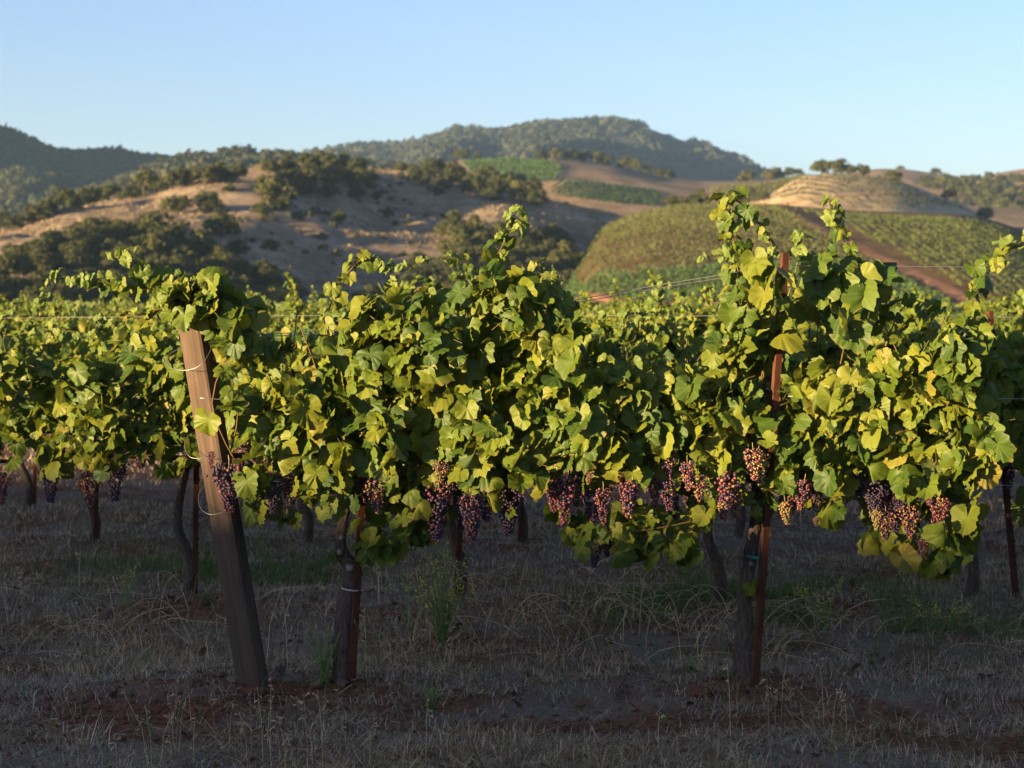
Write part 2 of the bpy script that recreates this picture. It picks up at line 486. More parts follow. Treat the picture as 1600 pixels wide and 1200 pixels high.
def mountain_lump(px, t):
    g = lambda c, w, tc, tw: np.exp(-((px - c) / w) ** 2 - ((t - tc) / tw) ** 2)
    return 30 * g(940, 60, .42, .22) - 62 * g(1085, 70, .5, .22) + 22 * g(690, 50, .42, .2) - 30 * g(770, 45, .45, .2) + 16 * g(830, 35, .4, .2)
mountain = Hill('mountain', [(-600, 339), (200, 309), (420, 271), (470, 254), (500, 245), (560, 239), (600, 236), (640, 227), (680, 214), (720, 208), (770, 215), (800, 211), (840, 201), (900, 196), (960, 191), (1000, 196), (1030, 209), (1060, 220), (1100, 231), (1130, 246), (1160, 252), (1180, 266), (1200, 277), (1260, 295), (1400, 319), (2200, 339)], 2500, 1500, 900, M_MOUNT, (75, 300), 1.0, 300, 110, mountain_lump, 4)
farhill = Hill('far_ridge', [(-1200, 196), (-600, 166), (-100, 184), (0, 209), (30, 215), (60, 231), (100, 244), (180, 240), (220, 247), (262, 251), (330, 269), (420, 296), (700, 336)], 1600, 900, 600, M_FAR, (26, 200), 1.0, 160, 70, None, 7)
ridge = Hill('wooded_ridge', [(-200, 336), (100, 316), (150, 302), (200, 284), (250, 264), (300, 250), (350, 246), (370, 241), (420, 247), (450, 252), (520, 258), (620, 268), (760, 306), (900, 336)], 1050, 720, 300, M_RIDGE, (9, 110), 1.0, 180, 70, None, 12)
right_far = Hill('dry_knoll', [(1150, 320), (1250, 290), (1310, 272), (1370, 263), (1420, 265), (1480, 274), (1515, 280), (1545, 272), (1600, 263), (1700, 256), (2000, 240), (2600, 250)], 1250, 850, 400, M_MIDHILL, (10, 130), 1.0, 160, 60, None, 15)
mid = Hill('middle_hill', [(500, 300), (600, 272), (660, 260), (720, 250), (790, 246), (850, 248), (900, 252), (960, 260), (1030, 276), (1100, 284), (1150, 283), (1200, 281), (1260, 272), (1320, 290), (1500, 320), (1800, 340)], 900, [(500, 620), (860, 560), (1040, 520), (1300, 540), (1800, 560)], 300, M_MIDHILL, (5, 90), 1.0, 180, 90, None, 19)
brown = Hill('brown_hill', [(-1200, 430), (-500, 410), (-150, 392), (0, 366), (100, 345), (180, 331), (240, 317), (300, 300), (350, 291), (390, 278), (430, 266), (500, 262), (580, 262), (640, 268), (720, 280), (800, 300), (900, 322), (960, 336), (1020, 352), (1080, 372), (1200, 420)], [(-1200, 420), (0, 430), (300, 520), (450, 570), (700, 580), (1200, 520)], [(-1200, 230), (0, 240), (500, 300), (900, 330), (1200, 340)], 160, M_DRYHILL, (6.0, 30), 1.0, 320, 150, brown_lump, 23)
terrace = Hill('terrace_hill', [(1000, 360), (1120, 332), (1200, 306), (1230, 286), (1255, 274), (1300, 270), (1350, 273), (1400, 281), (1450, 300), (1500, 320), (1550, 345), (1650, 380), (1900, 420)], 640, 440, 160, M_TERRACE, (1.5, 60), 1.0, 160, 70, None, 27)
vhill = Hill('vineyard_hill', [(780, 505), (830, 488), (870, 463), (895, 424), (915, 387), (940, 356), (1000, 336), (1060, 323), (1120, 320), (1200, 318), (1300, 327), (1400, 331), (1500, 335), (1560, 347), (1600, 362), (1700, 392), (2000, 430), (2600, 450)], 460, [(780, 270), (1000, 250), (1600, 240), (2600, 240)], 130, M_VINEHILL, (2.0, 70), 1.0, 240, 110, None, 31)
def shade_hill(name, cx, cy, rx, ry, h, label):
    # unseen hills added outside the left edge to cast shade on the valley side
    n = 60; u = np.linspace(-2.3, 2.3, n); U, V_ = np.meshgrid(u, u)
    X = cx + U * rx; Y = cy + V_ * ry
    Z = h * np.exp(-U ** 2 - V_ ** 2) * (1 + .25 * fbm(X / rx * 2.2, Y / ry * 2.2, 61, 4)) - 1.5
    i = (np.arange(n - 1)[:, None] * n + np.arange(n - 1)[None]).ravel()
    link(name, mesh(name, np.stack([X, Y, Z], -1).reshape(-1, 3), np.stack([i, i + 1, i + n + 1, i + n], -1), M_DRYHILL), kind='structure', label=label)
shade_hill('shade_hill', -385, 130, 120, 112, 30, 'unseen hill added beyond the left edge to shade the brown hill')
shade_hill('shade_mountain', -1050, 1060, 360, 250, 390, 'unseen mountain added beyond the left edge to shade the far ridge')
HILLS = [h.build() for h in (mountain, farhill, ridge, right_far, mid, brown, terrace, vhill)]

def hit(px, py, hills=None, lo=60.0, hi=2600.0, step=1.5):
    x, y, z = ray(px, py)
    Y = np.arange(lo, hi, step); Xr = x / y * Y; Zr = CAMZ + z / y * Y
    best = np.full_like(Y, 0.0 if hills is None else -1e3)
    for h in (hills or HILLS): best = np.maximum(best, h.h(Xr, Y))
    w = np.where(best >= Zr)[0]
    if len(w): i = w[0]
    elif hills is not None: i = int(np.argmax(best - Zr))
    else: i = int(np.argmax((best - Zr) / Y))
    return np.array([Xr[i], Y[i], best[i]])
def surf(X, Y, hills=None):
    b = np.zeros_like(X) if hills is None else np.full_like(X, -1e3)
    for h in (hills or HILLS): b = np.maximum(b, h.h(X, Y))
    return b

# ---------------------------------------------------------------- vine rows and roads on the hills
def field_rows(name, hill, poly, direction, spacing, hgt, wid, mat, label, gap=0.02, seed=0, step=.24, skip=None, curve=0.0):
    pw = np.array([hit(a, b, [hill], 200, hill_max(hill))[:2] for a, b in poly])
    d = np.array(direction, float); d /= np.linalg.norm(d); nrm = np.array([-d[1], d[0]])
    c = pw.mean(0); L = pw - c; u = L @ d; v = L @ nrm
    r = np.random.default_rng(seed); PTS = []
    for k, vv in enumerate(np.arange(v.min() - 30, v.max() + 30, spacing)):
        uu = np.arange(u.min(), u.max(), step); uu = uu + r.uniform(-.3, .3, len(uu)) * step
        pts = c + uu[:, None] * d + (vv + curve * uu[:, None] ** 2) * nrm
        ok = inside(pts, pw) & (r.random(len(uu)) > gap)
        if skip is not None: ok &= ~skip(k, pts, r)
        p = pts[ok] + r.normal(0, .10, (ok.sum(), 2)) * wid
        PTS.append(p)
    p = np.concatenate(PTS); n = len(p)
    z = surf(p[:, 0], p[:, 1], [hill]) + hgt * (.35 + .5 * r.random(n))
    P = np.column_stack([p, z])
    nn = r.normal(size=(n, 3)) + np.array([-.3, -.5, .6]); nn /= np.linalg.norm(nn, axis=1)[:, None]
    t = np.cross(nn, r.normal(size=(n, 3))); t /= np.linalg.norm(t, axis=1)[:, None]; b = np.cross(nn, t)
    s = (wid * (.16 + .22 * r.random(n)))[:, None]
    V = np.stack([P - t * s, P + b * s * .8, P + t * s, P - b * s * .8], 1).reshape(-1, 3)
    i = np.arange(n) * 4; g = Geo()
    g.add(V, None, np.stack([i, i + 1, i + 2, i + 3], -1), np.repeat(np.clip(.5 + .5 * fbm(p[:, 0] / 9, p[:, 1] / 9, seed) + r.normal(0, .18, n), 0, 1), 4))
    return link(name, g.mesh(name, mat, False), kind='stuff', label=label)
def hill_max(h):
    return (max(b for _, b in h.D) if isinstance(h.D, (list, tuple)) else h.D) + 5
field_rows('hill_vine_rows', vhill, [(862, 448), (884, 405), (908, 370), (938, 340), (1000, 332), (1060, 324), (1150, 324), (1212, 326), (1288, 370), (1362, 412), (1250, 412), (1150, 412), (1080, 415), (1000, 424), (950, 430)], (1, .06), 2.4, 1.3, .85, M_FIELD, 'golden green vine rows banded across the left slope of the vineyard hill', .10, 1, .24, lambda k, p, r: (r.random(len(p)) < .93) & (k % 5 == 0) & (fbm(p[:, 0] / 18, p[:, 1] * 0 + k, 3) > .12 + (p[:, 0] - 20) / 110))
field_rows('hill_vine_rows', vhill, [(1228, 329), (1300, 337), (1400, 341), (1500, 346), (1560, 358), (1640, 390), (1800, 430), (1800, 470), (1800, 482), (1556, 482), (1422, 412), (1334, 366), (1250, 333)], (.06, 1), 1.9, 1.4, .85, M_FIELD_C, 'green vine rows running up the slope right of the red dirt road', .02, 2)
field_rows('hill_vine_rows', vhill, [(835, 482), (862, 462), (880, 446), (905, 450), (985, 430), (1080, 421), (1160, 417), (1364, 416), (1440, 455), (1490, 480), (1100, 480), (1000, 480), (880, 481)], (1, .35), 1.2, 1.4, 1.0, M_FIELD_DARK, 'dark green vine rows on the lower slope left of the red dirt road', .02, 3)
field_rows('hill_vine_rows', terrace, [(1206, 314), (1235, 290), (1262, 278), (1300, 274), (1350, 277), (1400, 285), (1440, 303), (1380, 305), (1300, 308), (1250, 316)], (1, -3.2), 6.2, 1.7, 1.5, M_FIELD_PALE, 'pale golden vine rows on the upper striped slope below the hilltop trees', .06, 4, .3)
field_rows('hill_vine_rows', terrace, [(1222, 327), (1260, 318), (1330, 311), (1440, 307), (1500, 325), (1530, 337), (1400, 334), (1300, 330)], (1, -6), 5.2, 1.7, 1.4, M_FIELD_PALE, 'pale golden vine rows on the lower striped slope above the green field', .06, 5, .3)
field_rows('hill_vine_rows', mid, [(722, 254), (790, 250), (840, 252), (880, 262), (868, 284), (820, 290), (740, 285)], (.5, 1), 2.8, 1.7, 1.7, M_FIELD_DARK, 'green vine block on the middle hill beside the dark oaks', .02, 6)
field_rows('hill_vine_rows', mid, [(866, 288), (905, 284), (960, 292), (1010, 298), (1038, 306), (1022, 324), (960, 320), (900, 312), (860, 304)], (.4, 1), 2.8, 1.7, 1.7, M_FIELD_SHADE, 'dark green vine block on the middle hill, shade put into its colour', .02, 7)
field_rows('hill_vine_rows', mid, [(1110, 297), (1180, 290), (1262, 275), (1205, 308), (1150, 306), (1110, 305)], (.3, 1), 2.8, 1.7, 1.6, M_FIELD, 'small sunlit green vine block left of the striped slope', .03, 8)

def strip(name, hill, path, w, label, lift=.12, mat=M_ROAD):
    P = np.array([hit(a, b, [hill], 200, hill_max(hill))[:2] for a, b in path])
    Q, _ = resample(np.column_stack([P, np.zeros(len(P))]), np.zeros(len(P)), 70)
    Q = Q[:, :2]; T = np.gradient(Q, axis=0); T /= np.linalg.norm(T, axis=1)[:, None]
    nr = np.column_stack([-T[:, 1], T[:, 0]])
    V = []
    for s in np.linspace(-.5, .5, 6):
        edge = s * w * (1 + .25 * fbm(Q[:, 0] / 7 + s * 9, Q[:, 1] / 7, 3))
        p = Q + nr * edge[:, None]
        V.append(np.column_stack([p, surf(p[:, 0], p[:, 1], [hill]) + lift * (1.6 - 2.4 * abs(s))]))
    V = np.stack(V, 1).reshape(-1, 3); n = 70
    i = (np.arange(n - 1)[:, None] * 6 + np.arange(5)[None]).ravel()
    link(name, mesh(name, V, np.stack([i, i + 1, i + 7, i + 6], -1), mat), kind='structure', label=label)
strip('dirt_road', vhill, [(1212, 326), (1262, 346), (1320, 376), (1400, 415), (1450, 438), (1500, 462), (1540, 482)], 3.4, 'red dirt road running diagonally down the vineyard hill')
strip('dirt_track', vhill, [(905, 447), (960, 430), (1020, 422), (1100, 415), (1180, 412), (1320, 411)], 2.6, 'red dirt track between the upper and lower vine blocks')
strip('dirt_track', vhill, [(880, 473), (960, 472), (1060, 473), (1200, 476)], 1.8, 'red dirt track at the foot of the vineyard hill')
strip('dirt_track', terrace, [(1195, 322), (1240, 317), (1310, 308), (1400, 304), (1450, 303)], 2.2, 'pale dirt track between the two striped slopes', .15)

# ---------------------------------------------------------------- trees
def crown_mesh(seed, n_blob=13, n_leaf=1000, flat=.62, leaf=.085, mat=M_OAK, tall=False):
    r = np.random.default_rng(seed); g = Geo()
    B = []; R = []
    for k in range(n_blob):
        a = r.random() * 6.283; q = math.sqrt(r.random()) * .36
        if tall: z = .16 + .62 * r.random(); q *= (1.05 - z) * .9
        else: z = .13 + .42 * r.random() * (1 - (q / .4) ** 2 * .6)
        B.append((math.cos(a) * q, math.sin(a) * q, z)); R.append(.14 + .10 * r.random())
    B = np.array(B); R = np.array(R)
    k = r.integers(0, n_blob, n_leaf)
    d = r.normal(size=(n_leaf, 3)); d /= np.linalg.norm(d, axis=1)[:, None]
    d[:, 2] = np.where(d[:, 2] < -.45, -d[:, 2], d[:, 2])
    p = B[k] + d * (R[k] * (.62 + .5 * r.random(n_leaf)))[:, None] * np.array([1, 1, .8])
    p[:, 2] = np.maximum(p[:, 2], .01 + .05 * r.random(n_leaf))
    nrm = d + r.normal(0, .45, (n_leaf, 3)); nrm /= np.linalg.norm(nrm, axis=1)[:, None]
    t = np.cross(nrm, r.normal(size=(n_leaf, 3))); t /= np.linalg.norm(t, axis=1)[:, None]
    bt = np.cross(nrm, t)
    s = leaf * (.55 + .8 * r.random(n_leaf))[:, None]
    V = np.stack([p - t * s * .5, p + bt * s * .35 + nrm * s * .12, p + t * s * .5, p - bt * s * .4 + nrm * s * .1], 1).reshape(-1, 3)
    i = np.arange(n_leaf) * 4
    v = np.repeat(np.clip(.5 + .22 * r.normal(size=n_blob), 0, 1)[k] * .6 + .4 * r.random(n_leaf), 4)
    g.add(V, None, np.stack([i, i + 1, i + 2, i + 3], -1), v)
    me = g.mesh('crown', mat, False)
    tg = Geo()
    P, Rr = resample([(0, 0, -.06), (.01, 0, .1), (.0, .01, .22), (0, 0, .34)], [.05, .036, .03, .018], 6)
    tg.add(*tube(P, Rr, 6))
    for b in B[:6]:
        P, Rr = resample([(0, 0, .15), tuple(b * .55 + np.array([0, 0, .08])), tuple(b)], [.022, .015, .006], 5)
        tg.add(*tube(P, Rr, 4))
    return me, tg.mesh('trunk', M_OAKBARK)
OAKS = [crown_mesh(100 + i, 10 + 2 * i, 1400, leaf=.075) for i in range(6)]
BRIGHT = crown_mesh(150, 12, 900, mat=M_BRIGHT)
SHRUBS = [crown_mesh(160 + i, 7, 420, leaf=.12) for i in range(2)]
def conifer_mesh(seed):
    r = np.random.default_rng(seed); n = 420
    z = r.random(n) ** .8; rad = (1 - z) * .22 * (.5 + .5 * r.random(n)); a = r.random(n) * 6.283
    p = np.column_stack([np.cos(a) * rad, np.sin(a) * rad, .08 + z * .92])
    out = np.column_stack([np.cos(a), np.sin(a), np.full(n, -.5)])
    side = np.column_stack([-np.sin(a), np.cos(a), np.zeros(n)])
    s = (.05 + .05 * (1 - z))[:, None]
    V = np.stack([p - side * s * .6, p + out * s, p + side * s * .6, p + np.array([0, 0, .5]) * s], 1).reshape(-1, 3)
    i = np.arange(n) * 4; g = Geo(); g.add(V, None, np.stack([i, i + 1, i + 2, i + 3], -1), np.repeat(r.random(n), 4))
    t = Geo(); t.add(*tube(np.array([(0, 0, -.05), (0, 0, .5), (0, 0, .97)]), [.022, .014, .003], 5))
    return g.mesh('crown', M_PINE, False), t.mesh('trunk', M_OAKBARK)
PINES = [conifer_mesh(5), conifer_mesh(6)]
tr_rng = random.Random(5)
def tree(name, cat, label, group, proto, px, py, wpx, hills=None, squash=1.0, minY=60, hpx=None):
    p = hit(px, py, hills, minY)
    W = wpx * p[1] / FPX
    t = thing(name, label, cat, tuple(p - np.array([0, 0, .02 * W])), group)
    S = W / .92
    t.scale = (S, S * tr_rng.uniform(.85, 1.1), S * squash * tr_rng.uniform(.9, 1.12))
    t.rotation_euler = (0, 0, tr_rng.uniform(0, 6.28))
    link('crown', proto[0], t); link('trunk', proto[1], t)
    return t
ORD = ['first', 'second', 'third', 'fourth', 'fifth', 'sixth', 'seventh', 'eighth', 'ninth', 'tenth', 'eleventh', 'twelfth', 'thirteenth', 'fourteenth', 'fifteenth', 'sixteenth', 'seventeenth', 'eighteenth', 'nineteenth', 'twentieth']
def ranked(lst, what, ranks=None):
    """a label for each tree: its place from the left within its rank, lowest rank first"""
    out = []; ranks = ranks or [(0, 9999, '')]
    for lo, hi, nm in ranks:
        L = sorted([e for e in lst if lo <= e[1] < hi])
        for k, e in enumerate(L): out.append((*e[:3], ORD[min(k, 19)] + ' oak from the left ' + (nm.strip() + ', ' if nm.strip() else '') + what))
    return out
def grove(lst, name, cat, labels, group, hills=None, squash=1.0, protos=OAKS, minY=60, rank=None):
    if rank: lst = ranked(lst, *rank)
    for k, e in enumerate(lst):
        lb = e[3] if len(e) > 3 else labels
        tree(name, cat, lb, group, protos[tr_rng.randrange(len(protos))], e[0], e[1], e[2], hills, squash, minY)
BH = [brown]
lone = [(277, 335, 50, 'round oak on the lit brown slope, left of a touching pair'), (327, 334, 52, 'dark round oak on the lit brown slope, right of a touching pair'),
        (345, 373, 57, 'large dark oak by itself just above the shaded wood'), (360, 300, 23, 'small bush high on the lit brown slope above the oak pair'),
        (410, 343, 42, 'oak alone on the lit brown slope below the big hilltop clump'), (532, 351, 30, 'small lone oak between two streaks of sunlit grass'),
        (424, 392, 34, 'dim grey green oak low on the shaded brown slope'), (512, 311, 36, 'rounded oak at the right lower edge of the big hilltop clump'),
        (558, 312, 28, 'narrow upright oak on the shaded crest slope'), (579, 296, 19, 'small oak just right above the narrow upright oak'),
        (588, 315, 20, 'low dull bush right of the narrow upright oak'), (692, 343, 14, 'tiny low bush at the edge of the lower middle wood'),
        (30, 357, 8, 'tiny lone bush on the far left lit brown slope'), (626, 268, 24, 'round oak on the skyline right of the hilltop clump'),
        (644, 264, 18, 'small oak on the crest beside the green field'), (690, 299, 30, 'pale bush at the lower edge of the crest oaks')]
for e in lone:
    tree('oak_tree' if e[2] > 24 else 'oak_bush', 'tree', e[3], None, OAKS[tr_rng.randrange(6)], e[0], e[1], e[2], BH, 1.0)
grove([(430, 322, 60), (470, 308, 55), (420, 270, 34), (448, 271, 40), (480, 270, 42), (505, 268, 44), (535, 272, 46), (560, 276, 40), (578, 284, 30), (450, 294, 46), (490, 292, 50), (520, 292, 48), (548, 295, 42), (475, 282, 40), (510, 280, 44), (415, 300, 40), (445, 330, 40), (565, 288, 36)],
      'oak_tree', 'tree', '', 'oaks in the hilltop clump', BH, rank=('brown hilltop', [(0, 281, 'in the back of the big clump '), (281, 298, 'in the middle of the big clump '), (298, 999, 'along the front of the big clump ')]))
grove([(660, 290, 42), (680, 276, 44), (706, 290, 50), (708, 270, 36), (672, 262, 30), (690, 262, 30), (648, 276, 26)], 'oak_tree', 'tree', '', 'oaks in the crest stand', BH, rank=('crest stand left of the green field', [(0, 275, 'in the back '), (275, 999, 'in the front ')]))
grove([(738, 302, 40), (760, 292, 52), (785, 306, 56), (815, 318, 54), (838, 322, 36), (800, 292, 46), (742, 282, 34), (770, 316, 40), (830, 296, 40), (752, 272, 30), (780, 280, 40)], 'oak_tree', 'tree', '', 'oaks in the shaded wood', BH, rank=('dark wood below the green field', [(0, 298, 'along the upper edge '), (298, 999, 'along the lower edge ')]))
grove([(60, 347, 44), (100, 328, 48), (20, 362, 44), (45, 350, 34), (130, 320, 40), (152, 315, 44), (180, 312, 36), (225, 304, 56), (205, 312, 30), (268, 293, 44), (292, 290, 50), (318, 288, 48), (345, 286, 44), (370, 281, 40), (75, 337, 40), (5, 350, 40), (118, 330, 36), (-20, 372, 50), (250, 300, 30)],
      'oak_tree', 'tree', '', 'oaks along the left crest', BH, rank=('left crest of the brown hill', [(0, 319, 'on the upper part '), (319, 999, 'on the lower part ')]))
grove([(30, 306, 60), (66, 306, 50), (95, 300, 56), (12, 296, 60), (48, 300, 50), (120, 298, 34), (145, 300, 34), (176, 300, 30), (88, 318, 40), (20, 322, 50), (-15, 312, 50), (190, 296, 26), (150, 290, 30)],
      'oak_tree', 'tree', '', 'oaks behind the left crest', [ridge, farhill], 1.0, OAKS, 500, rank=('dark trees behind the brown crest', [(0, 301, 'in the back '), (301, 999, 'in the front ')]))
# wood at the foot of the brown hill
foot = []
for row, (py0, n) in enumerate([(376, 5), (392, 8), (408, 9), (424, 10), (440, 11), (456, 12), (472, 13), (488, 14)]):
    x1 = [250, 315, 330, 350, 395, 430, 470, 480][row]
    x0 = [118, 95, 60, 20, -20, -30, -30, -30][row]
    for k in range(n):
        foot.append((x0 + (x1 - x0) * (k + .5) / n + tr_rng.uniform(-12, 12), py0 + tr_rng.uniform(-6, 6), tr_rng.uniform(44, 70)))
foot += [(370, 402, 40), (398, 446, 44), (352, 440, 46), (372, 425, 30)]
grove(foot, 'oak_tree', 'tree', '', 'oaks in the wood at the foot of the hill', BH, rank=('wood below the brown hill', [(0, 384, 'at the top edge '), (384, 400, 'in the second rank down '), (400, 416, 'in the third rank down '), (416, 432, 'in the fourth rank down '), (432, 449, 'in the fifth rank down '), (449, 464, 'in the sixth rank down '), (464, 480, 'in the second lowest rank '), (480, 999, 'in the lowest rank ')]))
tree('leafy_tree', 'tree', 'yellow green round tree standing out at the right end of the shaded wood', None, BRIGHT, 432, 488, 54, BH, 1.15)
midw = []
for row, (py0, x0, x1, n) in enumerate([(372, 690, 760, 3), (386, 700, 880, 5), (402, 700, 900, 6), (418, 690, 905, 6), (434, 640, 925, 8), (450, 625, 940, 9), (466, 620, 930, 9), (484, 560, 900, 11)]):
    for k in range(n):
        midw.append((x0 + (x1 - x0) * (k + .5) / n + tr_rng.uniform(-10, 10), py0 + tr_rng.uniform(-5, 5), tr_rng.uniform(40, 62)))
grove(midw, 'oak_tree', 'tree', '', 'oaks in the middle wood', BH, rank=('middle wood beside the vineyard hill', [(0, 379, 'at the top edge '), (379, 394, 'in the second rank down '), (394, 410, 'in the third rank down '), (410, 426, 'in the fourth rank down '), (426, 442, 'in the fifth rank down '), (442, 458, 'in the sixth rank down '), (458, 476, 'in the second lowest rank '), (476, 999, 'in the lowest rank ')]))
grove([(1050, 321, 28), (1078, 321, 30), (1096, 321, 36), (1062, 321, 26)], 'oak_tree', 'tree', '', 'oaks lined up on the vineyard hill crest', [vhill], rank=('in the short line on the vineyard hill crest', None))
grove([(1160, 316, 26), (1178, 316, 28), (1194, 314, 24)], 'oak_tree', 'tree', '', 'oaks left of the striped slope', [vhill, terrace], rank=('in the loose trio left of the striped slope', None))
grove([(1166, 286, 34), (1198, 282, 26), (1214, 279, 26), (1232, 276, 24), (1248, 273, 18)], 'oak_tree', 'tree', '', 'skyline oaks above the vine block', [mid], rank=('on the skyline above the sunlit vine block', None))
hilltop = ['broad oak at the left end of the group on top of the striped hill', 'second oak from the left on top of the striped hill', 'third oak from the left on top of the striped hill', 'oak at the right end of the group on top of the striped hill']
for e, lb in zip([(1284, 272, 36), (1305, 272, 36), (1326, 273, 26), (1348, 274, 26)], hilltop):
    tree('oak_tree', 'tree', lb, None, OAKS[tr_rng.randrange(6)], e[0], e[1], e[2], [terrace], 1.0)
tree('oak_tree', 'tree', 'single oak below the dry knoll right of the striped hilltop', None, OAKS[2], 1398, 284, 28, [terrace, right_far], .9)
tree('oak_bush', 'tree', 'tiny bush on top of the dry knoll', None, OAKS[1], 1407, 266, 14, [right_far], .8)
tree('oak_bush', 'tree', 'small oak at the right shoulder of the dry knoll', None, OAKS[4], 1463, 273, 20, [right_far], .9)
grove([(1450, 296, 34), (1472, 298, 44), (1498, 306, 46), (1522, 318, 46), (1545, 330, 46), (1570, 342, 46), (1595, 352, 44), (1512, 296, 34), (1536, 304, 36), (1560, 316, 40), (1586, 326, 44), (1612, 340, 50), (1482, 312, 30), (1540, 344, 30)], 'oak_tree', 'tree', '', 'oaks right of the striped slope', [terrace, right_far], rank=('dark wood right of the striped slope', [(0, 307, 'along the upper edge '), (307, 325, 'in the middle '), (325, 999, 'along the lower edge ')]))
grove([(1540, 290, 22), (1565, 288, 24), (1590, 286, 26), (1515, 284, 20), (1605, 300, 24), (1580, 300, 22)], 'oak_tree', 'tree', '', 'far oaks on the right', [right_far], .9, rank=('below the skyline at the right edge', None))
grove([(845, 252, 26), (868, 251, 28), (890, 252, 28), (912, 253, 30), (935, 255, 28), (950, 258, 24), (976, 262, 28), (994, 265, 26), (1012, 270, 20), (1030, 277, 22), (1044, 278, 20), (720, 250, 26), (745, 252, 20)], 'oak_tree', 'tree', '', 'oaks along the middle hill', [mid], rank=('in the line along the top of the middle hill', None))
for k, (a, b, w) in enumerate([(4, 212, 8), (10, 212, 12), (18, 214, 8), (25, 215, 9), (33, 219, 9), (39, 221, 9), (50, 228, 8), (57, 231, 9), (69, 236, 7), (76, 238, 6), (90, 241, 7), (100, 242, 8)]):
    tree('pine_tree', 'tree', ORD[k] + ' dark conifer from the left on the far left skyline', 'conifers on the far ridge', PINES[k % 2], a, b + 5, w * 1.7, [farhill], 1.2, 800)
# scattered wood on the far slopes, one object each
def woodland(name, hill, n, size, mask, mat, label, seed, quads=28):
    r = np.random.default_rng(seed); pts = []
    D = hill.lim(hill.D, np.array([600.0]))[0]; B = hill.lim(hill.B, np.array([600.0]))[0]
    m = n * 4
    px = r.uniform(max(-60, hill.px[0]), min(1660, hill.px[-1]), m); Yd = B + (D - B) * r.uniform(.0, 1.04, m)
    X = (px - 800) / FPX * Yd; Z = hill.h(X, Yd)
    keep = mask(px, (Yd - B) / (D - B), X, Yd, r)
    X, Yd, Z = X[keep][:n], Yd[keep][:n], Z[keep][:n]; c = len(X)
    s = size * (.5 + .9 * r.random(c) ** 1.5)
    d = r.normal(size=(c, quads, 3)); d /= np.linalg.norm(d, axis=2)[..., None]; d[..., 2] = np.abs(d[..., 2]) * 1.05 - .1
    P = np.stack([X, Yd, Z], -1)[:, None] + d * s[:, None, None] * np.array([.5, .5, .62]) * (.75 + .4 * r.random((c, quads, 1)))
    nr = d + r.normal(0, .35, d.shape); nr /= np.linalg.norm(nr, axis=2)[..., None]
    t = np.cross(nr, r.normal(size=d.shape)); t /= np.linalg.norm(t, axis=2)[..., None]; b = np.cross(nr, t)
    q = s[:, None, None] * .20
    V = np.stack([P - t * q, P + b * q * .8, P + t * q, P - b * q * .8], 2).reshape(-1, 3)
    i = np.arange(c * quads) * 4
    g = Geo(); g.add(V, None, np.stack([i, i + 1, i + 2, i + 3], -1), np.repeat(np.clip(np.repeat(r.random(c), quads) * .75 + .25 * r.random(c * quads), 0, 1), 4))
    link(name, g.mesh(name, mat, False), kind='stuff', label=label)
woodland('mountain_woodland', mountain, 13000, 11.5, lambda px, t, X, Y, r: (t > .1) & (fbm(X / 130, Y / 130, 41) + .16 + .25 * r.random(len(px)) > .05) & ~((px > 1010) & (px < 1075) & (t > .86)), M_CHAP, 'scrub and oak woodland covering the mountain', 1)
woodland('ridge_woodland', farhill, 5000, 9, lambda px, t, X, Y, r: (t > .2) & (r.random(len(px)) < .9), M_PINE, 'dark woodland on the far left ridge', 2, 26)
woodland('ridge_woodland', ridge, 2200, 8.5, lambda px, t, X, Y, r: (t > .15) & ((fbm(X / 60, Y / 60, 43) + .1 + .2 * r.random(len(px)) > 0) | (t > .93)), M_CHAP, 'oak woodland on the ridge behind the brown hill', 3, 45)
woodland('knoll_woodland', right_far, 90, 6, lambda px, t, X, Y, r: (t > .2) & (px > 1480) & (fbm(X / 60, Y / 60, 44) > .05), M_CHAP, 'scattered brush on the slope below the right skyline', 4, 60)

M_TUFT = foliage_material('dry_tussock', (.13, .10, .065), (.27, .205, .13), (.42, .33, .21))
woodland('hill_grass_tufts', brown, 15000, 1.1, lambda px, t, X, Y, r: (t > .03) & (fbm(X / 14, Y / 14, 46) + .35 * r.random(len(px)) > .05), M_TUFT, 'dry grass tussocks on the brown hill', 5, 7)
woodland('hill_brush', brown, 260, 2.2, lambda px, t, X, Y, r: (t > .15) & (px < 900) & (fbm(X / 40, Y / 40, 47) > .12), M_CHAP, 'low dull brush dotted over the brown hill', 6, 30)
